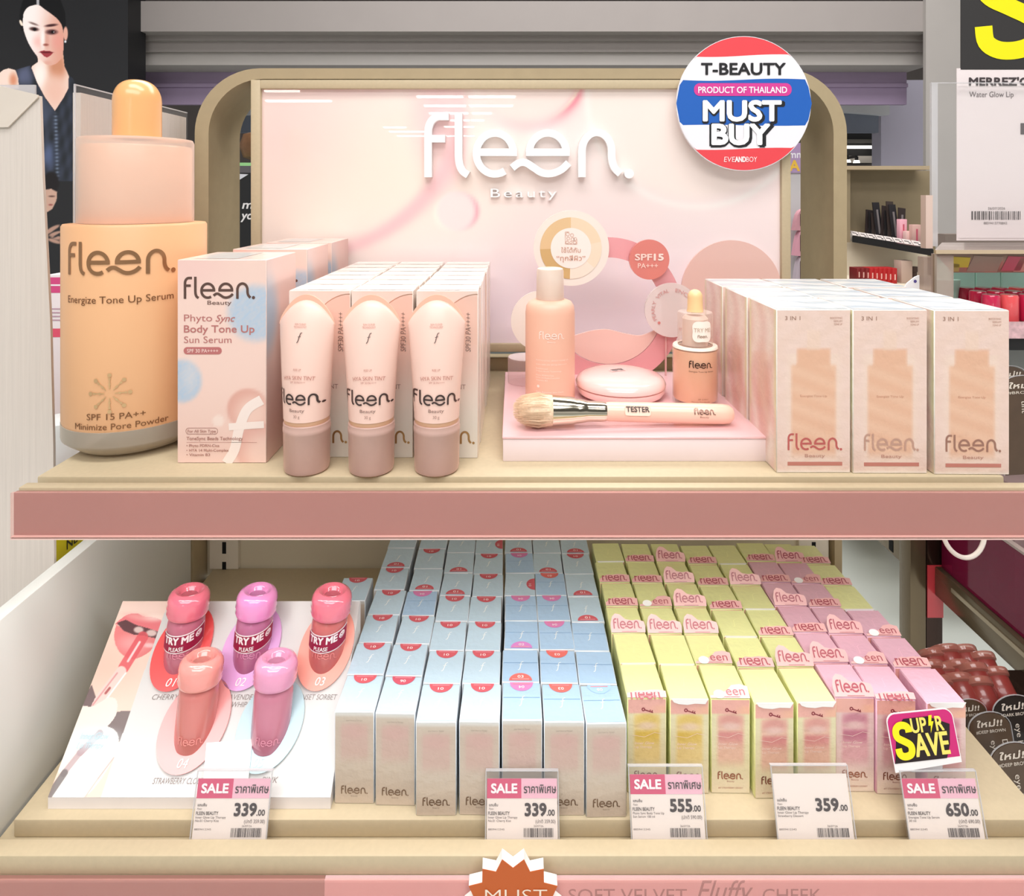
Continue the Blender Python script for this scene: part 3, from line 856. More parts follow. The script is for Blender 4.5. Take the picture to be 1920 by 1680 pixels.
# ---------------------------------------------------------------- sun serum cartons
PINK_B = (240, 208, 196)
INK = (120, 92, 84); ROSE = (186, 116, 112)
def serum_front(u, v):      # metres on the front, origin bottom centre
    A = np.tile(np.array([PINK_B], float), (len(u), 1))
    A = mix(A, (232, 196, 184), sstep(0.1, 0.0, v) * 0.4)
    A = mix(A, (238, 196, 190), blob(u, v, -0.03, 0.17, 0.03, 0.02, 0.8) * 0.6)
    n = np.sin(u * 900 + 2 * np.sin(v * 500)) * np.sin(v * 1100 + u * 300)
    A = mix(A, (176, 196, 216), np.clip(blob(u, v, 0.029, 0.128, 0.0235, 0.0235, 0.22) * (0.85 + 0.15 * n), 0, 1))
    A = mix(A, (172, 194, 216), np.clip(blob(u, v, -0.034, 0.070, 0.0165, 0.018, 0.16) * (0.85 + 0.15 * n), 0, 1))
    A = mix(A, (222, 214, 214), blob(u, v, -0.027, 0.075, 0.006, 0.012, 0.9) * 0.5)
    A = mix(A, (222, 168, 154), blob(u, v, 0.022, 0.046, 0.0175, 0.0175, 0.1)); A = mix(A, (240, 204, 190), blob(u, v, 0.026, 0.042, 0.014, 0.014, 0.6))
    A = mix(A, (224, 172, 160), blob(u, v, 0.034, 0.012, 0.022, 0.022, 0.1)); A = mix(A, (240, 206, 194), blob(u, v, 0.036, 0.008, 0.017, 0.017, 0.6))
    A = mix(A, (244, 224, 214), blob(u, v, -0.003, 0.036, 0.005, 0.005, 0.2) * 0.8)
    return A
def serum_side(u, v):       # u along depth
    A = np.tile(np.array([(238., 200., 190.)]), (len(u), 1))
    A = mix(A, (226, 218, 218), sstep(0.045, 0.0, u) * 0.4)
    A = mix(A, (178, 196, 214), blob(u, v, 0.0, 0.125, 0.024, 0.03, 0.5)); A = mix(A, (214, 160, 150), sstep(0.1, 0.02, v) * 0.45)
    return A
def serum_carton():
    w, d, h = 0.0762, 0.074, 0.1735
    b = MB()
    b.box(-w / 2 + 0.0001, w / 2 - 0.0001, 0.0001, d, 0, h, WRAP, (238, 214, 204), bev=0.0006, seg=1)
    f = flat((0, 0, 0)); fs = lambda u, v, q=0.0: Vector((w / 2 + 0.0001 + q, u, v))
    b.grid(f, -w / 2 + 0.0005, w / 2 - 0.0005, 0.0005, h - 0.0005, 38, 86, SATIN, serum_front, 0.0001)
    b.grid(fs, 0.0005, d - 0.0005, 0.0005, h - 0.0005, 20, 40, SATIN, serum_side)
    b.rect(lambda x, y, q=0: Vector((x, y, h + 0.0002)), -0.028, 0.010, 0.008, 0.066, WRAP, (208, 206, 204))
    L = 0.0003
    b.logo(f, -0.0325, 0.1402, 0.0610, FOIL, (128, 100, 92), L)
    b.text('Beauty', f, -0.002, 0.1352, 0.0034, SATIN, INK, w=0.0205, lift=L, bold=0.01)
    b.text('Phyto', f, -0.0322, 0.1210, 0.0058, SATIN, ROSE, w=0.0240, align='L', lift=L)
    b.text('Sync', f, -0.0052, 0.1208, 0.0056, SATIN, ROSE, w=0.0165, align='L', lift=L, shear=0.3, bold=0.012)
    b.text('Body Tone Up', f, -0.0322, 0.1115, 0.0060, SATIN, ROSE, w=0.0600, align='L', lift=L, bold=0.02)
    b.text('Sun Serum', f, -0.0322, 0.1025, 0.0056, SATIN, ROSE, w=0.0405, align='L', lift=L)
    b.poly(rounded(-0.0325, 0.0, 0.0928, 0.0990, 0.0030), f, SATIN, (190, 112, 110), L)
    b.text('SPF 30 PA++++', f, -0.0162, 0.0944, 0.0030, SATIN, (244, 216, 208), w=0.0265, lift=L + 0.0002, bold=0.01)
    sw = cat_rom([(0.004, 0.0), (0.011, 0.012), (0.015, 0.030), (0.022, 0.046), (0.034, 0.054)], 6)
    b.stroke(sw, 0.0085, f, SATIN, (246, 230, 222), 0, L); b.stroke([(0.006, 0.031), (0.036, 0.033)], 0.006, f, SATIN, (246, 230, 222), 0, L + 0.00004)
    for i, (t, y, hh, ww) in enumerate((('For All Skin Type', 0.0262, 0.0024, 0.024), ('ToneSync Beads Technology', 0.0198, 0.0028, 0.048), ('• Phyto PDRN-Cica', 0.0140, 0.0022, 0.028), ('• HYA 14 Multi-Complex', 0.0100, 0.0022, 0.036), ('• Vitamin B3', 0.0062, 0.0022, 0.020))):
        b.text(t, f, -0.0300 + (0.001 if i == 0 else 0), y, hh, SATIN, (168, 118, 108), w=ww, align='L', lift=L + 0.0002, bold=0.01)
    o = rounded(-0.0305, -0.0035, 0.0248, 0.0300, 0.0024); b.stroke(o + [o[0]], 0.0004, f, SATIN, (168, 118, 108), 0, L)
    b.stroke([(-0.030, 0.0178), (0.030, 0.0178)], 0.0003, f, SATIN, (190, 140, 130), 0, L)
    return b
sp = None
sc0 = serum_carton()
for i, (x, y, lb) in enumerate(((-0.2475, 0.546, 'pink sun serum carton with brown lettering, foremost of its row beside the giant bottle'),
                                (-0.247, 0.653, 'pink sun serum carton directly behind the front sun serum carton'),
                                (-0.247, 0.742, 'pink sun serum carton at the very back, against the pink sign'))):
    if sp is None: o = sp = sc0.build('serum_carton')
    else: o = sp.copy(); COL.objects.link(o)
    o.location = (x, y, ZU); tag(o, lb, 'carton', 'sun serum cartons beside the giant bottle')

# ---------------------------------------------------------------- skin tint cartons, three columns, seven deep
TW, TD, TH = 0.0535, 0.0335, 0.1455
def tint_carton():
    b = MB(); w, d, h = TW, TD, TH
    b.box(-w / 2, w / 2, 0, d, 0, h, WRAP, (246, 232, 222), bev=0.0006, seg=1)
    f = flat((0, -0.0001, 0)); L = 0.0002
    def art(u, v):
        A = np.tile(np.array([(226., 218., 206.)]), (len(u), 1))
        A = mix(A, (236, 208, 196), sstep(0.02, 0.075, v) * 0.6)
        arch = blob(u, v, w / 2, 0.098, 0.036, 0.0445, 0.02) * sstep(0.097, 0.099, v)
        A = mix(A, (232, 194, 178), arch); A = mix(A, (232, 196, 182), (v < 0.098) * (u > -0.0085) * sstep(0.05, 0.098, v))
        A = mix(A, (240, 226, 216), sstep(-0.012, -0.0267, u) * 0.6)
        return A
    b.grid(f, -w / 2 + 0.0004, w / 2 - 0.0004, 0.0004, h - 0.0004, 30, 60, SATIN, art)
    b.stroke([(0.0 + 0.0265 - 0.036 * math.cos(t), 0.098 + 0.0445 * math.sin(t)) for t in np.linspace(0.1, 1.57, 14)], 0.0005, f, FOIL, (196, 150, 124), 0, L)
    b.logo(f, -0.0245, 0.0125, 0.0485, FOIL, (176, 142, 96), L)
    b.text('SPF30 PA++++', f, 0.0205, 0.0925, 0.0044, SATIN, (134, 110, 102), w=0.034, align='L', lift=L, turn=math.pi / 2, shear=0.15)
    b.text('HYA SKIN TINT', f, -0.002, 0.060, 0.0040, SATIN, (150, 120, 112), w=0.036, lift=L)
    tp = lambda x, y, q=0.0: Vector((x, y, h + 0.0002 + q))
    b.stroke([(-w * 0.20, 0.0015), (w * 0.20, 0.0015)], 0.0009, tp, PAPER, (120, 96, 84))
    b.rect(tp, -w / 2 + 0.001, w / 2 - 0.001, 0.004, d - 0.002, WRAP, (250, 238, 230))
    return b
t0 = None
COLS = [(-0.1675, 0.558, 'nearest the sun serum cartons'), (-0.1125, 0.557, 'in the middle of the three'), (-0.0560, 0.556, 'nearest the pink tester plinth')]
for c, (x, y0, cn) in enumerate(COLS):
    for r in range(7):
        if t0 is None: o = t0 = tint_carton().build('tint_carton')
        else: o = t0.copy(); COL.objects.link(o)
        o.location = (x + R.uniform(-0.0006, 0.0006) + r * 0.0004, y0 + r * (TD + 0.0008) + R.uniform(0, 0.0004), ZU)
        col = ['column beside the sun serum cartons', 'middle column behind the tubes', 'column next to the tester plinth'][c]
        rw = 'foremost' if r == 0 else ('rearmost' if r == 6 else ORD[r] + ' from the front')
        tag(o, 'slim skin tint carton, %s, %s' % (rw, col), 'carton', 'skin tint cartons behind the tubes')

# ---------------------------------------------------------------- three skin tint tubes
TUBE = M('tube_pink', (246, 208, 194), 0.38, noise=(30, 0.012), coat=0.15, coat_rough=0.3)
TUBE_F = M('tube_flange', (240, 190, 166), 0.42, coat=0.15, coat_rough=0.3)
CAPF = M('frosted_rose_cap', (228, 190, 178), 0.34, noise=(60, 0.03), clear=0.3)
RING = M('tube_shoulder', (224, 176, 142), 0.4)
def tube_surface():
    r, H0, H1, A = 0.0187, 0.0445, 0.1225, 0.0185
    def shape(t): return r + (0.0240 - r) * t ** 1.2, r * math.sqrt(max(0.0, 1 - t ** 2.4)) + 0.0006
    def top(xn): return H1 + A * (1 - min(1.0, abs(xn)) ** 2.0)
    def front(x, z, q=0.0):
        t = 0.5
        for _ in range(12):
            a, bb = shape(t); zt = top(x / a); t = min(1, max(0, (z - H0) / (zt - H0)))
        a, bb = shape(t); xn = max(-0.999, min(0.999, x / a))
        return Vector((x, -bb * math.sqrt(1 - xn * xn) - 0.0005 - q, z))
    return r, H0, H1, A, shape, top, front
def make_tube(label):
    r, H0, H1, A, shape, top, front = tube_surface()
    t = thing('tint_tube', (0, 0, 0), label, 'tube', 'skin tint tubes on the upper shelf')
    b = MB(); seg, nt = 48, 22; vs = []; fs = []
    for i in range(nt + 1):
        tt = i / nt; tt = 1 - (1 - tt) ** 1.5; a, bb = shape(tt)
        for k in range(seg):
            an = 2 * math.pi * k / seg; xn = math.cos(an)
            z = H0 + tt * (top(xn) - H0); vs.append((a * xn, bb * math.sin(an), z))
    for i in range(nt):
        for k in range(seg):
            k2 = (k + 1) % seg; fs.append((i * seg + k, i * seg + k2, (i + 1) * seg + k2, (i + 1) * seg + k))
    b.add(vs, fs, TUBE, None, True)
    L = 0.0002; DK = (92, 76, 74); MID = (196, 138, 126)
    b.logo(front, -0.0195, 0.0590, 0.0385, FOIL, DK, L)
    b.text('Beauty', front, 0, 0.0535, 0.0025, SATIN, (150, 120, 112), w=0.0125, lift=L, bold=0.01)
    b.text('30 g', front, 0, 0.0487, 0.0023, SATIN, (170, 136, 126), w=0.0052, lift=L)
    b.text('HYA SKIN TINT', front, 0.0005, 0.0795, 0.0031, SATIN, MID, w=0.0255, lift=L, arc=0.06)
    b.text('RISE UP', front, 0, 0.0865, 0.0017, SATIN, MID, w=0.0065, lift=L)
    b.text('SPF 30 PA++++', front, 0.0005, 0.0765, 0.0016, SATIN, MID, w=0.0125, lift=L)
    b.text('SUN CLOUD', front, 0, 0.1225, 0.0014, SATIN, MID, w=0.0095, lift=L); b.text('TECHNOLOGY', front, 0, 0.1203, 0.0014, SATIN, MID, w=0.0110, lift=L)
    b.stroke([(-0.0016, 0.1085), (-0.0006, 0.1100), (0.0002, 0.1135), (0.0012, 0.1162), (0.0024, 0.1166)], 0.0006, front, SATIN, DK, 0, L)
    b.stroke([(-0.0010, 0.1132), (0.0016, 0.1136)], 0.0004, front, SATIN, DK, 0, L)
    b.build('body', t)
    b = MB(); up = []
    for k in range(25):
        xn = -1 + 2 * k / 24; up.append((0.0240 * xn, top(xn) - 0.002))
    hi = [(x * 1.012, z + 0.0062 * (1 - (x / 0.024) ** 2) ** 0.35 + 0.0004) for x, z in up]
    f = flat((0, 0.0, 0))
    b.prism(list(reversed(hi)) + up, lambda x, y, h=0: Vector((x, 0.0006 - h, y)), 0.0012, TUBE_F)
    b.build('crimped_end', t)
    b = MB(); b.lathe([(0.0178, 0.0405), (0.0184, 0.0425), (0.0186, 0.046), (0.0150, 0.046)], RING, seg=40); b.build('shoulder', t)
    b = MB(); b.lathe([(0.0, 0.0004), (0.0165, 0.0004), (0.0180, 0.0014), (0.0186, 0.004), (0.0190, 0.033), (0.0193, 0.0335), (0.0193, 0.0365), (0.0190, 0.037), (0.0190, 0.0402), (0.0184, 0.0408), (0.016, 0.0408)], CAPF, seg=44)
    b.build('cap', t)
    return t
tb = make_tube('pale pink skin tint tube with rose cap, the one beside the sun serum carton')
tb.location = (-0.1715, 0.5355, ZU); tb.rotation_euler = (0, 0, math.radians(-7))
o = copy_tree(tb); o.location = (-0.1172, 0.5340, ZU); o.rotation_euler = (0, 0, math.radians(3)); o['label'] = 'pale pink skin tint tube with rose cap, middle of the three tubes'
o = copy_tree(tb); o.location = (-0.0628, 0.5345, ZU); o.rotation_euler = (0, 0, math.radians(5)); o['label'] = 'pale pink skin tint tube with rose cap, the one nearest the tester plinth'

# ---------------------------------------------------------------- tester plinth with its standing discs
PX_, PXR, PY_, PYR = -0.0078, 0.2183, 0.5490, 0.750
ZP = CAMZ - 0.2075
pl = thing('tester_plinth', ((PX_ + PXR) / 2, 0.65, ZU), 'low white plinth with a pink acrylic top holding the testers', 'plinth')
b = MB(); b.box(PX_, PXR, PY_, PYR, ZU, ZP - 0.0022, M('plinth_white', (240, 222, 222), 0.4, noise=(40, 0.015)), bev=0.0008); b.build('base', pl)
PINK_A = M('pink_acrylic', (240, 196, 198), 0.12, coat=0.5, coat_rough=0.05, noise=(7, 0.02))
b = MB(); b.box(PX_ - 0.0005, PXR + 0.0005, PY_ - 0.0006, PYR, ZP - 0.0022, ZP, PINK_A, bev=0.0006, seg=1); b.build('top', pl)
D = 0.742
f = flat((0, D, 0)); kk = D / FPX
XX = lambda px: X(px, D)
ZZ = lambda py: Z(py, D)
PT = M('translucent_pink', (246, 176, 180), 0.1, clear=0.25, coat=0.4)
b = MB(); b.ring(f, XX(1140), ZZ(582), 100 * kk, 137.5 * kk, 0.004, PT, None, seg=96, h0=0.0)
b.build('pink_hoop', pl)
b = MB()
wave = cat_rom([(1060, 634), (1090, 624), (1115, 618), (1140, 617), (1170, 624), (1200, 628), (1226, 618), (1238, 608)], 5)
low = [(1140 + 99 * math.cos(math.radians(a)), 582 + 99 * math.sin(math.radians(a))) for a in range(15, 150, 6)]
b.prism([(XX(a), ZZ(c)) for a, c in (low + [p for p in wave if math.hypot(p[0] - 1140, p[1] - 582) < 98])][::-1], f, 0.003, PEACH_T, None, h0=0.0005)
b.build('wave_panel', pl)
CREAMD = M('cream_acrylic', (240, 230, 220), 0.2, coat=0.3)
b = MB(); f2 = flat((0, D - 0.005, 0))
b.disc(f2, XX(1070), ZZ(464), 70 * kk, 0.004, CREAMD, None, 72)
cx, cz = XX(1069), ZZ(464)
SH = [(226, 192, 146), (240, 214, 184), (240, 214, 184), (238, 218, 196), (238, 224, 210), (240, 224, 212), (206, 172, 116), (206, 172, 116), (214, 178, 124)]
edges = [90, 12, -30, -60, -88]
for a0, a1, c in ((90, 182, (226, 192, 146)), (12, 90, (240, 214, 184)), (-40, 12, (238, 220, 196)), (-92, -40, (240, 226, 210)), (182, 268, (208, 172, 116))):
    b.ring(f2, cx, cz, 37 * kk, 57 * kk, 0.0003, PAPER, c, a0, a1, 24, 0.0042)
b.spot(f2, cx, cz, 37.5 * kk, PAPER, (246, 234, 226), 48, 0.0048)
TN = (206, 160, 140)
L = 0.0052
b.text('ใช้ได้กับ', f2, XX(1069), ZZ(472), 8.0 * kk, PAPER, TN, w=36 * kk, lift=L, bold=0.01)
b.text('“ทุกสีผิว”', f2, XX(1069), ZZ(487), 8.6 * kk, PAPER, TN, w=53 * kk, lift=L, bold=0.015)
for (ax, ay, r_) in ((1063, 438, 3.6), (1071, 440, 3.4), (1064, 446, 3.2), (1072, 447.5, 3.4), (1077, 447, 3.0), (1062, 453, 3.0), (1069, 453.5, 2.6), (1076, 453.5, 3.2)):
    b.ring(f2, XX(ax), ZZ(ay), (r_ - 0.8) * kk, r_ * kk, 0, PAPER, TN, seg=14, h0=L)
for q in (((1058.5, 434), (1058.5, 456.5), (1080, 456.5)), ((1058.5, 434), (1066, 434)), ((1080, 448), (1080, 456.5))):
    b.stroke([(XX(a), ZZ(c)) for a, c in q], 0.8 * kk, f2, PAPER, TN, 0, L)
b.build('shade_disc', pl)
b = MB(); f3 = flat((0, D - 0.0055, 0)); b.disc(f3, XX(1214), ZZ(485), 37 * kk, 0.005, M('coral_acrylic', (220, 130, 120), 0.25, coat=0.4), None, 56)
b.text('SPF', f3, XX(1203), ZZ(486), 11.2 * kk, PAPER, (250, 214, 204), w=31 * kk, lift=0.0056, bold=0.035); b.text('15', f3, XX(1231), ZZ(486), 11.2 * kk, PAPER, (250, 220, 210), w=17 * kk, lift=0.0056, bold=0.06)
b.text('PA+++', f3, XX(1211), ZZ(500.5), 8.6 * kk, PAPER, (250, 210, 198), w=37 * kk, lift=0.0056, bold=0.015)
b.build('rating_disc', pl)
b = MB(); f4 = flat((0, D - 0.0085, 0)); b.disc(f4, XX(1255), ZZ(578), 50 * kk, 0.004, M('pale_clear_disc', (240, 228, 224), 0.15, clear=0.35, coat=0.3), None, 64)
ccx, ccz = XX(1257), ZZ(578)
def arced(s, mid_deg, ww, **kw):
    rr = 34 * kk; a = math.radians(mid_deg)
    f5 = lambda x, y, h=0.0: f4(ccx + (rr + y) * math.sin(a + x / rr), ccz + (rr + y) * math.cos(a + x / rr), h)
    b.text(s, f5, 0, 0, 6.4 * kk, PAPER, (206, 154, 150), w=ww * kk, lift=0.0046, cut=0.002, bold=0.012)
arced('PEARLY', -92, 33); arced('VITAL', -33, 24); arced('ENCAPSULATION', 84, 92)
b.spot(f4, ccx + 34 * kk * math.sin(math.radians(-130)), ccz + 36 * kk * math.cos(math.radians(-130)), 2.8 * kk, PAPER, (206, 130, 124), 12, 0.0046)
b.build('lettered_disc', pl)
STK = M('pink_stick', (240, 190, 186), 0.25, clear=0.3)
b = MB(); b.box(XX(1244), XX(1246.5), D - 0.009, D - 0.006, ZP, ZZ(626), STK); b.build('disc_stem', pl)
b = MB(); f6 = flat((0, D - 0.003, 0)); b.disc(f6, XX(1014), ZZ(600), 56 * kk, 0.003, CREAMD, None, 56); b.build('cream_disc', pl)
pk = thing('acrylic_puck', (0, 0, 0), 'clear acrylic puck at the back corner of the plinth behind the lotion bottle', 'puck')
b = MB(); b.lathe([(0.0, 0.0004), (0.0180, 0.0004), (0.0186, 0.001), (0.0186, 0.0270), (0.0180, 0.0276), (0.0, 0.0276)], M('clear_puck', (248, 230, 230), 0.08, clear=0.78), seg=44)
b.build('block', pk); pk.location = (0.0140, 0.7090, ZP)
b = MB(); b.lathe([(0.0, 0.0277), (0.0178, 0.0277), (0.0178, 0.0282), (0, 0.0282)], M('puck_top', (250, 240, 240), 0.15, clear=0.6), seg=44); b.build('top_face', pk)

# ---------------------------------------------------------------- lotion bottle, compact, dropper bottle, brush
lo = thing('lotion_bottle', (0, 0, 0), 'slim pink lotion bottle with a clear flip cap on the tester plinth', 'bottle')
LOT = M('lotion_pink', (240, 190, 166), 0.4, noise=(12, 0.012), coat=0.12, coat_rough=0.3)
b = MB(); b.lathe([(0.0, 0.0004), (0.0238, 0.0004), (0.0249, 0.0016), (0.0251, 0.004), (0.0251, 0.088), (0.0243, 0.0945), (0.0215, 0.0990), (0.0165, 0.1010), (0.0135, 0.1014)], LOT, seg=48)
bf = barrel(0.0251, 0, 0, 0.0003); WT = (250, 232, 222)
b.logo(bf, -0.0125, 0.0655, 0.0255, SATIN, WT); b.text('Beauty', bf, 0, 0.0622, 0.0014, SATIN, WT, w=0.008, cut=0.002)
for i, (s_, y, w_) in enumerate((('PHYTO SYNC BODY TONE UP', 0.0440, 0.034), ('SUN SERUM SPF30 PA++++', 0.0400, 0.032), ('Reinforced', 0.0360, 0.012), ('TriSync Beads Technology', 0.0335, 0.026), ('Phyto PDRN-Cica', 0.0295, 0.018), ('HYA 14 Multi-Complex', 0.0270, 0.024), ('Vitamin B3', 0.0245, 0.012), ('Daily Renewal Skin Care', 0.0130, 0.028))):
    b.text(s_, bf, -0.0160, y, 0.0013, SATIN, WT, w=w_, align='L', cut=0.002)
b.spot(bf, -0.0135, 0.0190, 0.0014, SATIN, WT, 14)
o_ = rounded(-0.016, 0.002, 0.0075, 0.0108, 0.0014); b.stroke(o_ + [o_[0]], 0.0003, bf, SATIN, WT)
b.build('body', lo)
b = MB(); b.lathe([(0.0112, 0.1012), (0.0140, 0.1014), (0.0142, 0.102), (0.0137, 0.1300), (0.0130, 0.1322), (0.0112, 0.1330), (0.0, 0.1330)], M('frosted_flip_cap', (246, 230, 216), 0.35, clear=0.28, coat=0.4), seg=36, caps=False)
b.lathe([(0.0, 0.1014), (0.0105, 0.1014), (0.0105, 0.112), (0.009, 0.114), (0.0, 0.114)], M('nozzle_peach', (240, 196, 172), 0.4), seg=24)
b.build('cap', lo); lo.location = (0.0388, 0.652, ZP)

cp = thing('powder_compact', (0, 0, 0), 'round glossy pink powder compact lying between the two bottles', 'compact')
CPM = M('compact_pink', (246, 204, 198), 0.2, coat=0.7, coat_rough=0.06)
b = MB(); b.lathe([(0.0, 0.0004), (0.034, 0.0004), (0.0435, 0.0035), (0.0458, 0.0075), (0.0456, 0.0098), (0.0448, 0.0104), (0.0, 0.0104)], CPM, seg=72); b.build('base', cp)
b = MB(); b.lathe([(0.0, 0.0108), (0.0448, 0.0108), (0.0462, 0.0116), (0.0464, 0.0138), (0.0440, 0.0180), (0.0395, 0.0208), (0.030, 0.0230), (0.017, 0.0241), (0.0, 0.0245)], CPM, seg=72)
tf = lambda x, y, h=0.0: Vector((x, y, 0.0247 - 0.0000015 - 2.0 * (x * x + y * y) + h))
tf2 = lambda x, y, h=0.0: tf(x * math.cos(0.35) - y * math.sin(0.35) - 0.003, x * math.sin(0.35) + y * math.cos(0.35) + 0.002, h)
b.rect(tf2, -0.008, 0.008, -0.0038, 0.0038, PAPER, (246, 216, 212), 0.0003); b.text('TESTER', tf2, 0, -0.0026, 0.0052, PAPER, (50, 40, 44), w=0.0135, bold=0.03, lift=0.0006)
b.build('lid', cp); cp.location = (0.1126, 0.6650, ZP)

db = thing('dropper_bottle', (0, 0, 0), 'small peach dropper bottle with a round paper tag on the tester plinth', 'bottle')
SER = M('serum_peach', (232, 180, 142), 0.3, noise=(10, 0.015), coat=0.5, coat_rough=0.1)
b = MB(); b.lathe([(0.0, 0.0045), (0.0205, 0.0045), (0.0214, 0.006), (0.0214, 0.0535), (0.020, 0.0545), (0.0, 0.0545)], SER, seg=48)
bf = barrel(0.0222, 0, math.radians(-6), 0.0004); DK = (70, 50, 44)
b.logo(bf, -0.0095, 0.0395, 0.0230, FOIL, DK, wt=1.1); b.text('Energize Tone Up Serum', bf, -0.0095, 0.0355, 0.0014, FOIL, DK, w=0.0240, align='L', cut=0.002)
b.text('SPF 15 PA++', bf, 0.004, 0.0088, 0.0013, SATIN, (150, 100, 70), w=0.010, cut=0.002); b.text('Minimize Pore Powder', bf, 0.002, 0.0062, 0.0013, SATIN, (150, 100, 70), w=0.018, cut=0.002)
b.build('body', db)
b = MB(); b.lathe([(0.0, 0.0004), (0.0195, 0.0004), (0.0215, 0.0014), (0.0221, 0.003), (0.0221, 0.0545), (0.0215, 0.0575), (0.0205, 0.0580), (0.0178, 0.0580)], M('clear_glass_wall', (255, 250, 246), 0.05, clear=0.9), seg=48, caps=False)
b.lathe([(0.0170, 0.0578), (0.0213, 0.0578), (0.0217, 0.0572), (0.0221, 0.0556), (0.0206, 0.0552)], M('white_rim', (252, 240, 226), 0.3, coat=0.4), seg=48, caps=False)
b.build('glass', db)
b = MB(); b.lathe([(0.0170, 0.0575), (0.0171, 0.0880), (0.0164, 0.0905), (0.0, 0.0908)], M('clear_collar', (248, 236, 228), 0.08, clear=0.84), seg=44, caps=False)
b.lathe([(0.0, 0.058), (0.0125, 0.058), (0.0125, 0.084), (0.010, 0.087), (0.0, 0.087)], M('inner_collar', (246, 224, 210), 0.3, clear=0.3), seg=32)
cl_ = b.build('collar', db)
b = MB(); pr = [(0.0082, 0.0909), (0.0076, 0.0935), (0.0073, 0.104)] + [(0.0073 * math.cos(t), 0.1055 + 0.0073 * math.sin(t)) for t in np.linspace(0.0, math.pi / 2 - 0.06, 9)]
b.lathe(pr, M('bulb_cream', (248, 212, 156), 0.35, coat=0.2, coat_rough=0.3), seg=28); b.build('dropper_bulb', db)
b = MB(); tagf = barrel(0.0172, 0, math.radians(8), 0.0004); pts = []
for k in range(60):
    a = 2 * math.pi * k / 60; rr = 0.0105 + 0.0011 * math.cos(4 * a + math.pi); pts.append((rr * math.cos(a), 0.0738 + 1.05 * rr * math.sin(a)))
cen = (0.0, 0.0738); ring_ = [tagf(x, y) for x, y in pts]
vs = [tagf(cen[0] + (x - cen[0]) * q, cen[1] + (y - cen[1]) * q) for q in (1.0, 0.75, 0.5, 0.25) for x, y in pts] + [tagf(*cen)]
fs = [(i * 60 + k, i * 60 + (k + 1) % 60, (i + 1) * 60 + (k + 1) % 60, (i + 1) * 60 + k) for i in range(3) for k in range(60)] + [(180 + k, 180 + (k + 1) % 60, 240) for k in range(60)]
b.add(vs, fs, PAPER, (250, 242, 232))
b.text('TRY ME', tagf, 0, 0.0735, 0.0038, PAPER, (200, 180, 160), w=0.0165, cut=0.002, lift=0.0003, bold=0.01); b.logo(tagf, -0.0048, 0.0678, 0.0098, PAPER, (150, 120, 100), 0.0003, 0, 1.3)
tag(b.build('paper_tag', cl_), 'cream flower-shaped try-me tag')
db.location = (0.1832, 0.6405, ZP)

br = thing('makeup_brush', (0, 0, 0), 'makeup brush with pale fluffy bristles and a chrome ferrule lying across the plinth', 'brush')
ax0, ax1 = Vector((0.0095, 0.5705, ZP + 0.0158)), Vector((0.1985, 0.5770, ZP + 0.0096))
d_ = (ax1 - ax0); Lb = d_.length; d_ = d_.normalized()
rot = Vector((0, 0, 1)).rotation_difference(d_).to_matrix()
br.location = ax0; ORI[br.name] = Vector((0, 0, 0))
HND = M('brush_handle_pink', (248, 204, 182), 0.3, coat=0.4, coat_rough=0.15)
b = MB(); b.lathe([(0.0078, 0.074), (0.0084, 0.078), (0.0087, 0.12), (0.0089, 0.160), (0.0088, 0.180), (0.0080, 0.1860), (0.0056, 0.1892), (0.0, 0.1900)], HND, seg=32, T=rot)
def hf(x, y, h=0.0):       # x along the handle, y round it; faces the viewer and a little upward
    a = -math.pi / 2 + 0.55 + y / 0.0090; rr = 0.0093 + h
    q = Vector((0, math.sin(a), math.cos(a + math.pi / 1)))
    side = Vector((0, -1, 0)); up = Vector((0, 0, 1)); side = (side - d_ * side.dot(d_)).normalized(); up = d_.cross(side); up = up if up.z > 0 else -up
    t_ = 0.30 + y / 0.0090
    return d_ * x + (side * math.cos(t_) + up * math.sin(t_)) * rr
pts = rounded(0.090, 0.113, -0.0028, 0.0060, 0.0022)
b.poly(pts, hf, PAPER, (250, 214, 194), 0.0001); b.text('TESTER', hf, 0.1015, 0.0005, 0.0042, PAPER, (74, 60, 58), w=0.0205, bold=0.03, lift=0.0003)
b.logo(hf, 0.152, -0.0008, 0.0190, FOIL, (150, 116, 104), 0.0002, 0, 1.2); b.text('Beauty', hf, 0.161, -0.0036, 0.0015, FOIL, (160, 126, 112), w=0.008, lift=0.0002)
b.build('handle', br)
b = MB(); b.lathe([(0.0136, 0.0262), (0.0134, 0.028), (0.0120, 0.044), (0.0108, 0.048), (0.0107, 0.050), (0.0096, 0.056), (0.0090, 0.058), (0.0088, 0.072), (0.0082, 0.0745)], M('chrome', (226, 216, 196), 0.12, metal=1.0), seg=40, T=rot); b.build('ferrule', br)
b = MB(); rr = random.Random(4)
core = [(0.0, -0.004), (0.006, -0.0036), (0.011, 0.000), (0.0142, 0.008), (0.0150, 0.016), (0.0140, 0.0265)]
HAIR = M('bristle_hair', (236, 208, 178), 0.7, noise=(400, 0.12), bump=(500, 0.6, 0.001))
b.lathe([(r_ * 0.93, z_) for r_, z_ in core], HAIR, seg=36, T=rot)
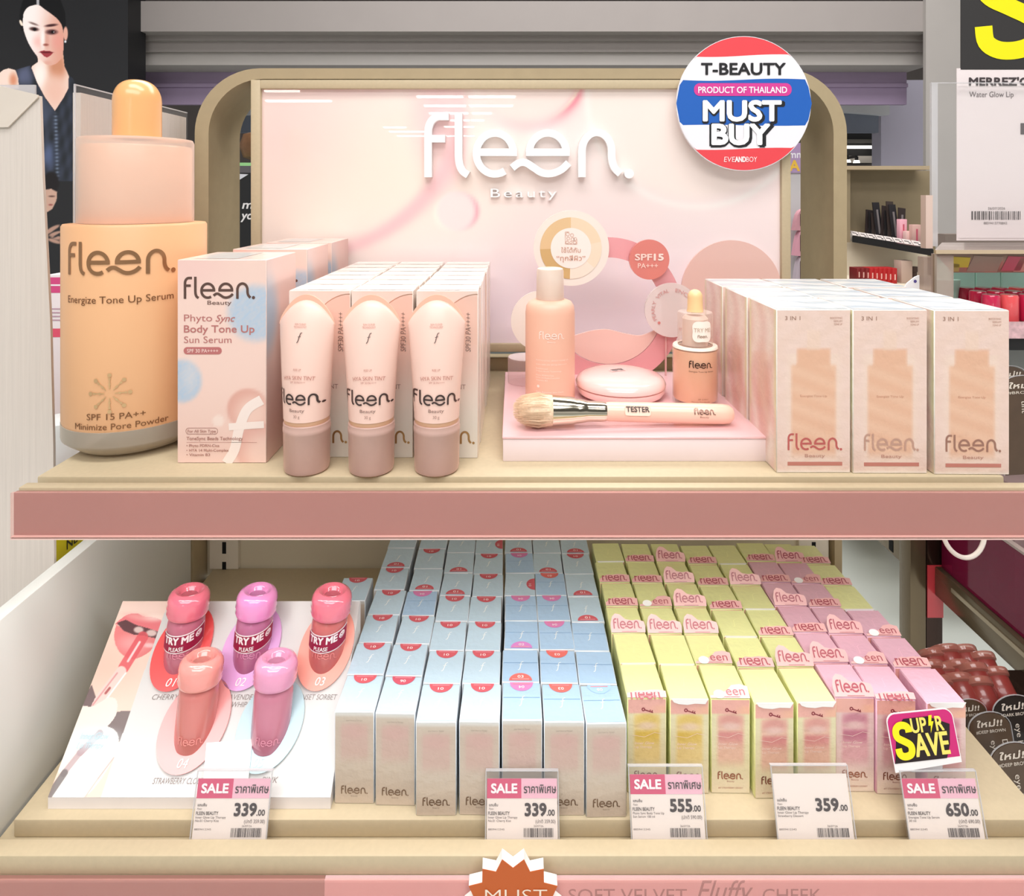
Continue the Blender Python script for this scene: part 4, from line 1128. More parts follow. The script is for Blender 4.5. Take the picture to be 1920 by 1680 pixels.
for k in range(650):
    a = rr.uniform(0, 2 * math.pi); u = math.sqrt(rr.uniform(0.02, 1)); r0 = 0.0128 * u; r1 = 0.0150 * u
    tip = 0.004 + 0.0085 * (1 - u ** 2) ** 0.5 * 1.0
    zt = 0.006 - tip + 0.004 * u ** 3 - 0.002
    p0 = Vector((r0 * math.cos(a), r0 * math.sin(a), 0.026)); p1 = Vector((r1 * 1.03 * math.cos(a), r1 * 1.03 * math.sin(a), 0.014)); p2 = Vector((r1 * 0.90 * math.cos(a + 0.05), r1 * 0.90 * math.sin(a + 0.05), zt + rr.uniform(-0.001, 0.0006)))
    g = rr.uniform(-26, 14)
    b.tube([rot @ p for p in (p0, p1, p2)], [0.00022, 0.00020, 0.00007], PAPER, (236 + g, 206 + g, 174 + g), seg=3, caps=False)
b.build('bristles', br)

# ---------------------------------------------------------------- 3-in-1 cartons, three columns and three rows
CW, CD, CH = 0.0610, 0.0600, 0.1346
def three_front(u, v):
    A = np.tile(np.array([(234., 206., 194.)]), (len(u), 1))
    n = 0.5 + 0.5 * np.sin(u * 260 + 3 * np.sin(v * 140)); A = mix(A, (226, 194, 176), n * 0.25)
    bt = blob(u, v, 0.0005, 0.050, 0.0175, 0.048, 0.12) * (v < 0.096); sh = np.clip(blob(u, np.minimum(v, 0.085), 0.0005, 0.055, 0.0185, 0.040, 0.10) * sstep(0.012, 0.02, v), 0, 1)
    body = sstep(0.020, 0.0165, np.abs(u)) * sstep(0.010, 0.020, v) * sstep(0.0905, 0.087, v)
    neck = sstep(0.0150, 0.0125, np.abs(u)) * sstep(0.086, 0.088, v) * sstep(0.1035, 0.101, v)
    bulb = sstep(0.0065, 0.0045, np.abs(u)) * sstep(0.100, 0.102, v) * sstep(0.120, 0.115, v)
    A = mix(A, (238, 214, 196), sstep(0.026, 0.017, np.abs(u)) * (v < 0.098) * 0.5)
    A = mix(A, (226, 176, 146), np.clip(body + neck, 0, 1) * 0.9); A = mix(A, (234, 204, 184), bulb * 0.6)
    A = mix(A, (240, 206, 180), body * (0.5 + 0.5 * np.sin(v * 420 + u * 160)) * 0.35)
    A = mix(A, (232, 226, 216), sstep(0.004, 0.0, v) * 0.7)
    return A
def three_side(u, v):
    A = np.tile(np.array([(240., 222., 210.)]), (len(u), 1)); t = (u / CD)
    n = 0.5 + 0.5 * np.sin(u * 210 + 2.2 * np.sin(v * 70)); A = mix(A, (226, 186, 176), n * 0.55)
    A = mix(A, (228, 222, 176), np.exp(-((t - 0.0) / 0.08) ** 2) + np.exp(-((t - 1.0) / 0.08) ** 2)); A = mix(A, (236, 190, 190), sstep(0.10, 0.05, v) * n * 0.4)
    A = mix(A, (214, 160, 140), blob(u, v, CD * 0.45, 0.055, 0.014, 0.04, 0.4) * 0.5)
    return A
def three_carton(wt):
    b = MB(); w, d, h = CW, CD, CH
    b.box(-w / 2, w / 2, 0, d, 0, h, WRAP, (244, 238, 230), bev=0.0007, seg=1)
    f = flat((0, -0.0001, 0)); L = 0.0002
    b.grid(f, -w / 2 + 0.0006, w / 2 - 0.0006, 0.0006, h - 0.0008, 40, 84, WRAP, three_front)
    b.grid(lambda u, v, q=0.0: Vector((-w / 2 - 0.0001, u, v)), 0.0006, d - 0.0006, 0.0006, h - 0.0008, 40, 30, WRAP, three_side)
    tp = lambda x, y, q=0.0: Vector((x, y, h + 0.0002))
    b.grid(tp, -w / 2 + 0.001, w / 2 - 0.001, 0.0015, d - 0.0015, 12, 24, WRAP, lambda u, v: mix(np.tile(np.array([(250., 246., 242.)]), (len(u), 1)), (184, 198, 210), (0.5 + 0.5 * np.sin(v * 210 + 1.5 * np.sin(u * 90))) * 0.75))
    GR = (168, 132, 116)
    b.text('3 IN 1', f, -0.0235, 0.1258, 0.0032, SATIN, GR, w=0.0125, align='L', lift=L, bold=0.01)
    for i, s_ in enumerate(('BOOSTING', 'SERUM', 'TONE UP')): b.text(s_, f, 0.0235, 0.1268 - i * 0.0026, 0.0015, SATIN, (190, 150, 134), w=0.010 if i == 0 else 0.007, align='R', lift=L)
    b.text('Energize Tone Up', f, 0.0, 0.0625, 0.0018, SATIN, (206, 154, 130), w=0.022, lift=L)
    b.logo(f, -0.0215, 0.0188, 0.0450, FOIL, wt, L); b.text('Beauty', f, 0.0010, 0.0130, 0.0026, SATIN, (196, 146, 130), w=0.0165, lift=L, bold=0.01)
    b.rect(f, -0.0215, 0.0235, 0.0062, 0.0092, SATIN, (198, 128, 116), L)
    return b
pr_ = [three_carton(c).build('makeup_carton') for c in ((226, 120, 116), (232, 184, 166), (196, 146, 130))]
ROWX = [0.2480, 0.3106, 0.3760]
CN = ['column beside the tester plinth', 'middle column', 'column at the shelf end']
for c in range(3):
    for r in range(3):
        src = pr_[c]
        o = src if r == 0 else src.copy()
        if r: COL.objects.link(o)
        dy = [0.0, 0.0655, 0.133][r] + R.uniform(-0.001, 0.001)
        o.location = (ROWX[c] + R.uniform(-0.0005, 0.0005) - 0.0006 * r, [0.5262, 0.5250, 0.5240][c] + dy, ZU)
        o.rotation_euler = (0, 0, [0, math.radians(-0.3), math.radians(-0.8)][c])
        tag(o, 'pearly pink three-in-one serum carton, %s of the %s' % (['front carton', 'second carton', 'rear carton'][r], CN[c]), 'carton', 'three-in-one serum cartons')

# ---------------------------------------------------------------- lip tester easel
EX0, EX1 = -0.3669, -0.1434
EA = Vector((0, 0.506, CAMZ - 0.4765)); EB = Vector((0, 0.6035, CAMZ - 0.3834))
EV = (EB - EA).normalized(); EL = (EB - EA).length; EN = Vector((1, 0, 0)).cross(EV)
ef = flat(EA, (1, 0, 0), EV)
def hit(px, py):
    """Where the sight line through a photo point meets the easel face -> (x, v)."""
    d = Vector(((px - PX0) / FPX, 1, -(py - PY0) / FPX)); o = Vector((0, 0, CAMZ))
    p = o + d * ((EA - o).dot(EN) / d.dot(EN)); return p.x, (p - EA).dot(EV)
def easel_art(u, v):
    q = np.array([EA + EV * b + Vector((a, 0, 0)) for a, b in zip(u, v)]); x = PX0 + q[:, 0] / q[:, 1] * FPX; y = PY0 + (CAMZ - q[:, 2]) / q[:, 1] * FPX
    A = np.tile(np.array([(216., 214., 212.)]), (len(x), 1))
    ed = 308 + (y - 1151) * (189 - 308) / (1494 - 1151.)
    ph = (x < ed).astype(float)
    A = mix(A, (238, 206, 190), ph); A = mix(A, (244, 214, 202), ph * blob(x, y, 270, 1140, 60, 16, 0.9))
    A = mix(A, (238, 190, 172), ph * blob(x, y, 205, 1255, 40, 46, 0.8) * 0.5)
    A = mix(A, (226, 116, 122), ph * inside(cat_rom([(216, 1170), (236, 1154), (256, 1150), (270, 1156), (290, 1158), (304, 1166), (298, 1190), (260, 1186), (216, 1170)], 4), x, y)); A = mix(A, (226, 124, 124), ph * inside(cat_rom([(218, 1172), (214, 1196), (224, 1222), (246, 1236), (268, 1230), (286, 1216), (298, 1192), (262, 1188), (218, 1172)], 4), x, y)); A = mix(A, (238, 158, 158), ph * blob(x, y, 250, 1206, 24, 14, 0.8)); A = mix(A, (240, 170, 166), ph * blob(x, y, 262, 1158, 26, 6, 0.8, 0.2) * 0.7)
    A = mix(A, (92, 50, 54), ph * inside([(219, 1168), (236, 1162), (256, 1172), (278, 1178), (296, 1184), (292, 1197), (270, 1192), (250, 1190), (232, 1183)], x, y))
    A = mix(A, (216, 190, 184), ph * np.clip(blob(x, y, 260, 1181, 9, 6, 0.3) + blob(x, y, 284, 1187, 10, 6, 0.3), 0, 1))
    A = mix(A, (248, 206, 206), ph * blob(x, y, 280, 1210, 10, 4, 0.6) * 0.8); A = mix(A, (250, 226, 216), ph * blob(x, y, 292, 1158, 18, 6, 0.8) * 0.7)
    def line(x0, y0, x1, y1, w, c, k=1.0):
        nonlocal A
        dx, dy = x1 - x0, y1 - y0; L2 = dx * dx + dy * dy; t = np.clip(((x - x0) * dx + (y - y0) * dy) / L2, 0, 1)
        d = np.hypot(x - x0 - t * dx, y - y0 - t * dy); A = mix(A, c, ph * sstep(w + 0.9, w - 0.9, d) * k)
    line(268, 1194, 232, 1252, 10, (222, 84, 92), 0.85); line(262, 1204, 240, 1240, 2, (250, 210, 210))
    line(228, 1258, 178, 1322, 9, (244, 204, 196)); line(220, 1262, 174, 1322, 1.4, (214, 150, 150)); line(236, 1262, 196, 1316, 1.4, (255, 240, 236)); line(206, 1290, 198, 1300, 2.2, (170, 90, 90))
    A = mix(A, (116, 96, 96), ph * inside([(150, 1322), (172, 1284), (180, 1306), (168, 1330)], x, y)); A = mix(A, (122, 106, 104), ph * inside([(210, 1340), (222, 1334), (250, 1332), (245, 1344), (226, 1394), (214, 1376), (196, 1366)], x, y))
    A = mix(A, (238, 222, 212), ph * inside(cat_rom([(150, 1322), (172, 1325), (186, 1318), (204, 1308), (218, 1312), (220, 1330), (212, 1350), (190, 1372), (160, 1402), (110, 1450), (126, 1366), (150, 1322)], 4), x, y))
    A = mix(A, (240, 236, 228), ph * inside(cat_rom([(96, 1494), (112, 1454), (150, 1414), (190, 1368), (206, 1364), (222, 1380), (214, 1420), (160, 1494), (96, 1494)], 4), x, y))
    line(188, 1374, 150, 1412, 6, (170, 140, 146), 0.9); line(150, 1412, 118, 1452, 5, (176, 152, 156), 0.8); line(122, 1448, 92, 1492, 6, (112, 104, 104), 0.85); line(214, 1420, 184, 1460, 1.2, (190, 170, 164)); line(184, 1460, 160, 1494, 1.0, (196, 180, 170))
    A = mix(A, (206, 226, 232), ph * blob(x, y, 176, 1386, 40, 18, 0.9) * 0.75)
    # smear of gloss with a wand at the far right
    sm = (x > ed).astype(float)
    A = mix(A, (228, 234, 236), sm * np.clip(blob(x, y, 598, 1356, 15, 24, 0.4) + blob(x, y, 584, 1415, 9, 40, 0.5, 0.25), 0, 1) * 0.8)
    return A
ez = thing('lip_tester_easel', ((EX0 + EX1) / 2, 0.55, ZL), 'white sloping lip tester easel printed with a close-up of glossy lips', 'display stand')
b = MB()
pr_s = [(0.506, ZL + 0.0001), (0.506, EA.z - 0.0004), (0.6035, EB.z - 0.0004), (0.6060, EB.z - 0.0020), (0.6060, ZL + 0.0001)]
vs = [(x, y, z) for x in (EX0, EX1) for y, z in pr_s]
b.add(vs, [(0, 1, 2, 3, 4), (9, 8, 7, 6, 5)] + [(i, 5 + i, 5 + (i + 1) % 5, (i + 1) % 5) for i in range(5)], M('easel_white', (238, 230, 226), 0.45, noise=(30, 0.02)))
b.build('base', ez)
b = MB(); b.grid(ef, EX0, EX0 + 0.052, 0, EL, 110, 250, SATIN, easel_art, 0.0002); b.grid(ef, EX0 + 0.052, EX1, 0, EL, 90, 80, SATIN, easel_art, 0.0002)
for px, py, t_, w_ in ((323, 1312, 'CHERRY KISS', 82), (451, 1312, 'LAVENDER', 60), (448, 1326, 'WHIP', 30), (592, 1312, 'SUNSET SORBET', 84), (334, 1470, 'STRAWBERRY CLOUD', 96), (505, 1468, 'PINK', 30)):
    x, v = hit(px, py); b.text(t_, ef, x, v, 0.0036, SATIN, (140, 126, 122), w=w_ * 0.00043, lift=0.0005, shear=0.2)
x, v = hit(176, 1386); b.text('Inner Glow', ef, x, v, 0.0042, SATIN, (190, 216, 226), w=0.024, lift=0.0005, shear=0.25); x, v = hit(168, 1403); b.text('Lip Therapy', ef, x, v, 0.0038, SATIN, (190, 216, 226), w=0.022, lift=0.0005, shear=0.25)
b.build('printed_panel', ez)
RINGS = [(341, 1138, 1298, 51, (240, 84, 84), '01', (322, 1286)), (470, 1138, 1297, 52, (230, 172, 228), '02', (452, 1285)), (611, 1138, 1297, 50, (252, 168, 152), '03', (601, 1284)),
         (364, 1268, 1454, 58, (244, 166, 164), '04', (344, 1438)), (506, 1272, 1452, 56, (182, 212, 220), '05', (486, 1436))]
pos = []
for i, (cx, y0, y1, rx, c, num, npx) in enumerate(RINGS):
    xa, va = hit(cx, y1); xb, vb = hit(cx + 6, y0); cv = (va + vb) / 2; ry = (vb - va) / 2; hx, _ = hit(cx, (y0 + y1) / 2 + 6)
    rxm = rx * 0.000477
    b = MB(); tl = 0.10
    seg = 48; pts = []
    for k in range(seg):
        a = 2 * math.pi * k / seg; pts.append((hx + rxm * math.cos(a) + 0.10 * ry * math.sin(a), cv + ry * math.sin(a)))
    b.prism(pts, ef, 0.0022, M('ring_gloss_%s' % num, c, 0.25, coat=0.5, coat_rough=0.1), h0=0.0006)
    nx, nv = hit(*npx); b.text(num, ef, nx, nv - 0.001, 0.0058, SATIN, (255, 246, 244), w=0.0085, lift=0.0033, shear=0.25)
    r_ = b.build('tester_ring', ez); pos.append((hx, cv))
# paper slip stuck on the easel
b = MB(); c4 = [hit(*p) for p in ((390, 1394), (476, 1387), (468, 1464), (384, 1462))]
b.prism([c4[3], c4[2], c4[1], c4[0]], ef, 0.0004, PAPER, (247, 246, 244), h0=0.0034)
tag(b.build('paper_slip', None, (c4[3][0], EA.y, EA.z)), 'blank white paper slip stuck low on the lip tester easel', 'paper slip')

def lip_tester(label, c_cap, c_body, sticker, lean):
    t = thing('lip_gloss_tester', (0, 0, 0), label, 'lip gloss', 'lip gloss testers on the easel')
    h = 0.0
    mb_ = M('gloss_body_%d' % (sum(c_body)), c_body, 0.22, coat=0.6, coat_rough=0.05, noise=(30, 0.03))
    b = MB(); b.lathe([(0.0, -0.0190), (0.0145, -0.0190), (0.0155, -0.017), (0.0158, 0.000), (0.0158, 0.021), (0.0152, 0.0255), (0.0135, 0.029), (0.0, 0.029)], mb_, seg=44)
    bf = barrel(0.0158, 0, math.radians(8), 0.0004)
    if not sticker:
        b.logo(bf, -0.012, -0.010, 0.020, SATIN, tuple(min(255, v + 26) for v in c_body), wt=1.1)
    else:
        b.logo(bf, -0.0125, -0.0010, 0.0220, SATIN, tuple(min(255, v + 34) for v in c_body), wt=1.1)
    bo_ = b.build('bottle', t)
    if sticker:
        b = MB(); CR = (158, 24, 66); W_ = (252, 240, 242)
        sl = lambda x, y, h=0.0: bf(x, 0.0118 + y + 0.17 * x + 6.0 * x * x, 0.0002 + h)
        n = 26; xs = np.linspace(-0.021, 0.019, n)
        def strip(y0, y1, c, l):
            b.add([sl(x, y0, l) for x in xs] + [sl(x, y1, l) for x in xs], [(i, i + 1, n + i + 1, n + i) for i in range(n - 1)], PAPER, c)
        strip(-0.0072, 0.0080, W_, 0); strip(-0.0062, 0.0070, CR, 0.0002)
        b.text('TRY ME', sl, -0.0042, 0.0006, 0.0056, PAPER, W_, w=0.0250, cut=0.0015, bold=0.05, lift=0.0004); b.text('PLEASE', sl, -0.0050, -0.0052, 0.0032, PAPER, W_, w=0.0120, cut=0.0015, bold=0.03, lift=0.0004)
        b.spot(sl, 0.0128, 0.0032, 0.0029, PAPER, W_, 16, 0.0004); b.stroke([(0.0128 + 0.0017 * math.cos(a), 0.0030 + 0.0017 * math.sin(a)) for a in np.linspace(3.5, 5.9, 8)], 0.0005, sl, PAPER, CR, 0, 0.0006)
        b.spot(sl, 0.0120, 0.0040, 0.0004, PAPER, CR, 8, 0.0006); b.spot(sl, 0.0137, 0.0040, 0.0004, PAPER, CR, 8, 0.0006)
        tag(b.build('sticker', bo_), 'crimson try-me sticker')
    mc = M('gloss_cap_%d' % sum(c_cap), c_cap, 0.16, coat=1.0, coat_rough=0.04, noise=(40, 0.05), bump=(90, 0.25, 0.002))
    b = MB(); b.lathe([(0.0, 0.0285), (0.0140, 0.0285), (0.0166, 0.0298), (0.0178, 0.0330), (0.0172, 0.0352), (0.0181, 0.0378), (0.0174, 0.0404), (0.0178, 0.0428), (0.0168, 0.0462), (0.0148, 0.0488), (0.0122, 0.0500), (0.0098, 0.0494), (0.0080, 0.0476), (0.0072, 0.0450), (0.0055, 0.0436), (0.0, 0.0432)], mc, seg=44)
    b.build('cap', t)
    b = MB(); b.lathe([(0.0, 0.0440), (0.0050, 0.0441), (0.0071, 0.0453), (0.0068, 0.0449), (0.0, 0.0436)], M('gloss_well_%d' % sum(c_cap), tuple(v * 0.80 for v in c_cap), 0.08, coat=1.0), seg=32); b.build('cap_well', t)
    return t
spec = [('cherry red', (238, 120, 140), (196, 110, 132), True), ('lavender pink', (240, 150, 206), (190, 112, 150), True), ('coral', (250, 132, 116), (206, 110, 108), True),
        ('strawberry peach', (248, 160, 152), (214, 128, 122), False), ('lilac pink', (238, 160, 196), (204, 128, 150), False)]
extra = ['in the red ring marked 01', 'in the lilac ring marked 02', 'in the coral ring marked 03', 'in the front pink ring', 'in the pale blue ring']
for i, (nm, cc, cb, st) in enumerate(spec):
    t = lip_tester('%s lip gloss tester with a domed cap, %s' % (nm, extra[i]), cc, cb, st, 0)
    hx, cv = pos[i]; p = EA + EV * cv
    t.location = (hx + 0.0005, p.y, p.z + (0.001 if i < 3 else 0.004)); t.rotation_euler = (math.radians(-3 if i < 3 else -6), math.radians(5 if i < 3 else 4), math.radians(10 if i != 2 else 2))

# ---------------------------------------------------------------- blue lip gloss cartons: seven columns, seven rows
BW, BD, BH = 0.0318, 0.0382, 0.0735
def lip_carton(top, fold):
    b = MB(); w, d, h = BW, BD, BH
    side = (222, 230, 238)
    b.box(-w / 2, w / 2, 0, d, 0, h, WRAP, side, bev=0.0007, seg=1)
    f = flat((0, -0.0001, 0)); L = 0.0002
    def art(u, v):
        A = np.tile(np.array([(206., 190., 174.)]), (len(u), 1))
        A = mix(A, (222, 222, 220), sstep(h - 0.005, h - 0.001, v)); A = mix(A, (198, 178, 162), sstep(0.030, 0.055, v) * sstep(h - 0.004, h - 0.012, v) * 0.6)
        bx = sstep(0.0125, 0.0095, np.abs(u)) * sstep(0.030, 0.042, v) * sstep(0.066, 0.061, v); A = mix(A, (206, 170, 160), bx * 0.75)
        A = mix(A, (210, 166, 160), blob(u, v, 0, 0.058, 0.009, 0.006, 0.6) * 0.5); A = mix(A, (204, 182, 160), sstep(0.025, 0.0, v) * 0.5)
        return A
    b.grid(f, -w / 2 + 0.0006, w / 2 - 0.0006, 0.0006, h - 0.0006, 16, 36, WRAP, art)
    b.logo(f, -0.0105, 0.0082, 0.0212, FOIL, (156, 136, 122), L, 0, 1.2); b.text('Beauty', f, 0, 0.0060, 0.0011, SATIN, (170, 150, 136), w=0.0055, lift=L)
    b.text('Inner Glow Lip Therapy', f, 0.0, h - 0.0075, 0.0010, SATIN, (176, 160, 150), w=0.0125, lift=L)
    tp = flat((0, 0, h), (1, 0, 0), (0, 1, 0))
    b.rect(tp, -w / 2 + 0.0006, w / 2 - 0.0006, 0.0008, d - 0.0006, WRAP, top, 0.0002)
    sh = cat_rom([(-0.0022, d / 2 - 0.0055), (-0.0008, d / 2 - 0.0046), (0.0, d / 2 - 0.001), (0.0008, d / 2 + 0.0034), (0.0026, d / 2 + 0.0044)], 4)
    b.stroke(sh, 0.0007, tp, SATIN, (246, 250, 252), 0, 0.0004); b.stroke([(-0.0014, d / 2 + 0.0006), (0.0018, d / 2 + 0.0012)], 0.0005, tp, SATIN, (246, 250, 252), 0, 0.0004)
    if fold: b.stroke([(-w / 2 + 0.001, d / 2 + 0.003), (w / 2 - 0.001, d / 2 + 0.003)], 0.0004, tp, SATIN, (120, 160, 200), 0, 0.0004)
    return b
pale = lip_carton((198, 221, 237), False).build('lip_carton'); blue = lip_carton((178, 208, 238), True).build('lip_carton')
SEALC = {'01': (214, 98, 108), '02': (222, 140, 208), '03': (232, 116, 110), '04': (226, 136, 190), '05': (170, 204, 232), '06': (208, 92, 110)}
SEALP = {}
def seal_mesh(num, where):
    if (num, where) in SEALP: return SEALP[(num, where)].copy()
    b = MB(); tp = flat((0, 0, BH + 0.0005), (1, 0, 0), (0, 1, 0)); r = 0.0098
    c = SEALC[num]; W_ = (250, 236, 236)
    if where == 'B':
        b.poly([(r * math.cos(a), BD + r * 0.95 * math.sin(a)) for a in np.linspace(math.pi, 2 * math.pi, 18)], tp, PAPER, c)
        b.text(num, tp, 0, BD - 0.0040, 0.0026, PAPER, W_, w=0.0046, turn=math.pi, lift=0.0002, bold=0.02); b.rect(tp, -0.0072, 0.0072, BD - 0.0022, BD - 0.0014, PAPER, (236, 150, 160), 0.0002)
    elif where == 'F':
        b.poly([(r * math.cos(a), 0.0014 + r * 0.85 * math.sin(a)) for a in np.linspace(0, math.pi, 18)], tp, PAPER, c)
        b.text(num, tp, 0, 0.0042, 0.0028, PAPER, W_, w=0.0050, lift=0.0002, bold=0.02); b.rect(tp, -0.0072, 0.0072, 0.0024, 0.0032, PAPER, (240, 170, 176), 0.0002)
        fr = flat((0, -0.0004, 0)); b.rect(fr, -0.0105, 0.0105, BH - 0.0060, BH - 0.0002, PAPER, (250, 250, 250)); b.bars(fr, -0.0052, BH - 0.0054, 0.0104, 0.0032, PAPER, (50, 50, 54), 18, 0.0002)
    else:
        b.poly([(BW / 2 - 0.0002 - r * 0.9 * math.sin(a), BD / 2 - r * math.cos(a)) for a in np.linspace(0, math.pi, 18)], tp, PAPER, c)
        b.text(num, tp, BW / 2 - 0.004, BD / 2 - 0.002, 0.0026, PAPER, W_, w=0.0046, turn=math.pi / 2, lift=0.0002)
    o = b.build('seal'); SEALP[(num, where)] = o
    return o
BC = [(-0.1264, 0.5104), (-0.0922, 0.5088), (-0.0589, 0.5004), (-0.0258, 0.5008), (0.0080, 0.5022), (0.0404, 0.5005), (0.0728, 0.4992)]
SE = ['B01 B01 B01 B01 B01 F01 -', 'B06 B01 B01 B04 F01 B01 -', 'B01 B01 B01 B01 F01 F01 B01', 'B01 B01 B01 B01 B01 B01 S01', 'B04 F03 F02 B04 S01 B04 F01', 'B03 B03 B04 B04 B03 F01 B01', 'B05 - - F01 F01 B01 F01']
WORD = {'01': 'red 01 seal', '02': 'lilac 02 seal', '03': 'coral 03 seal', '04': 'pink 04 seal', '05': 'pale blue 05 seal', '06': 'red 06 seal'}
nth = ['nearest the lip easel', 'second from the lip easel', 'third from the lip easel', 'in the middle', 'third from the yellow cartons', 'second from the yellow cartons', 'nearest the yellow cartons']
used = {}
def place(proto_, key, loc, rz):
    o = proto_ if key not in used else proto_.copy()
    if key in used: COL.objects.link(o)
    used[key] = 1; o.location = loc; o.rotation_euler = (0, 0, rz)
    return o
for c, (x, y0) in enumerate(BC):
    y = y0
    for r, s_ in enumerate(SE[c].split()):
        isblue = s_[1:] in ('04', '02', '03') or (c == 6 and r < 3)
        xo = x + R.uniform(-0.0009, 0.0009) - (0.0022 if c == 0 and r > 3 else 0)
        o = place(blue if isblue else pale, 'b%d' % isblue, (xo, y, ZL), math.radians(R.uniform(-1.2, 1.2)))
        y += BD + R.uniform(0.0006, 0.0016)
        lab = 'blue lip carton%s, %s, column %s' % (', ' + WORD[s_[1:]] if s_ != '-' else '', 'front row' if r == 0 else ('rearmost row' if r == 6 else ORD[r] + ' row'), nth[c])
        tag(o, lab, 'carton', 'blue lip gloss cartons')
        if s_ != '-':
            k = (s_[1:], s_[0]); first = k not in SEALP
            q = seal_mesh(*k)
            if not first: COL.objects.link(q)
            q.parent = o
o = pale.copy(); COL.objects.link(o); o.location = (-0.1650, 0.6500, ZL); o.rotation_euler = (0, 0, 0); tag(o, 'lone blue lip carton tucked behind the lip tester easel', 'carton', 'blue lip gloss cartons')
q = seal_mesh('01', 'B'); COL.objects.link(q); q.parent = o

# ---------------------------------------------------------------- yellow and pink tear-open cartons: eight columns, six rows
YW, YD, YH = 0.0318, 0.0376, 0.0765
FLAPP = (236, 160, 156); RINK = (176, 84, 96)
def tear_carton(top, art_c, dark_c):
    b = MB(); w, d, h = YW, YD, YH
    b.box(-w / 2, w / 2, 0, d, 0, h, WRAP, top, bev=0.0008, seg=1)
    f = flat((0, -0.0001, 0)); L = 0.0002
    edge = np.array(top, float) * 0.4 + np.array([226, 206, 186.]) * 0.6
    def art(u, v):
        A = np.tile(edge[None, :], (len(u), 1)); A = mix(A, (228, 212, 188), sstep(0.03, 0.0, v) * 0.7)
        base = sstep(0.0122, 0.0092, np.abs(u)) * sstep(0.018, 0.030, v) * sstep(0.0655, 0.0625, v)
        A = mix(A, art_c, base * 0.75); A = mix(A, dark_c, sstep(0.0110, 0.0085, np.abs(u)) * sstep(0.036, 0.047, v) * sstep(0.0515, 0.0490, v) * 0.9)
        A = mix(A, dark_c, blob(u, v, 0, 0.0585, 0.0092, 0.0060, 0.4) * 0.6); A = mix(A, (238, 208, 198), blob(u, v, 0, 0.0545, 0.0075, 0.003, 0.6) * 0.7)
        A = mix(A, (238, 176, 164), sstep(0.0645, 0.0655, v)); A = mix(A, (242, 190, 150), sstep(0.0640, 0.0655, v) * sstep(0.0, 0.012, u) * sstep(0.0725, 0.069, v) * 0.5)
        return A
    b.grid(f, -w / 2 + 0.0006, w / 2 - 0.0006, 0.0006, h - 0.0006, 20, 50, WRAP, art)
    # key symbol on the tear strip
    K = (140, 30, 52); fx, fy = -0.0030, 0.0678
    b.ring(f, fx, fy, 0.0007, 0.0015, 0, SATIN, K, seg=12, h0=L); b.stroke([(fx + 0.0012, fy - 0.0004), (fx + 0.0078, fy - 0.0026)], 0.0008, f, SATIN, K, 0, L)
    for q in (0.0052, 0.0068): b.stroke([(fx + q, fy - 0.0016 * q / 0.005), (fx + q + 0.0006, fy - 0.0016 * q / 0.005 + 0.0014)], 0.0007, f, SATIN, K, 0, L)
    b.stroke([(-0.012, 0.047), (-0.002, 0.0455), (0.006, 0.049), (0.012, 0.0478)], 0.0003, f, SATIN, (250, 226, 214), 0, L)
    b.text('Inner Glow', f, -0.0100, 0.0395, 0.0021, SATIN, (248, 222, 212), w=0.016, align='L', lift=L, shear=0.25); b.text('Lip Therapy', f, -0.0100, 0.0365, 0.0019, SATIN, (248, 222, 212), w=0.014, align='L', lift=L)
    b.logo(f, -0.0105, 0.0118, 0.0205, FOIL, (168, 112, 96), L, 0, 1.25); b.text('Beauty', f, 0, 0.0095, 0.0012, SATIN, (176, 120, 106), w=0.006, lift=L); b.text('#07 STRAWBERRY DESSERT', f, 0, 0.0042, 0.0012, SATIN, (176, 120, 106), w=0.020, lift=L)
    tp = flat((0, 0, h), (1, 0, 0), (0, 1, 0)); tc = tuple(min(255, v + 6) for v in top)
    b.rect(tp, -w / 2 + 0.0008, w / 2 - 0.0008, 0.0008, d - 0.0008, WRAP, tc, 0.0002)
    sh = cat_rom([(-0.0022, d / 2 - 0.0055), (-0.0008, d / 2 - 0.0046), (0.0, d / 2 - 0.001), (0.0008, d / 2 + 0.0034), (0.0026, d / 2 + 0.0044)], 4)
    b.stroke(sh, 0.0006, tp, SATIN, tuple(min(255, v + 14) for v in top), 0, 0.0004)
    return b
YEL, PNK = (240, 242, 172), (240, 188, 208)
tc_p = {k: tear_carton(*a).build('tear_carton') for k, a in {'Yg': (YEL, (236, 204, 130), (222, 186, 84)), 'Yr': (YEL, (232, 176, 160), (216, 138, 136)), 'Pm': (PNK, (220, 156, 164), (186, 104, 128))}.items()}
FLP = {}
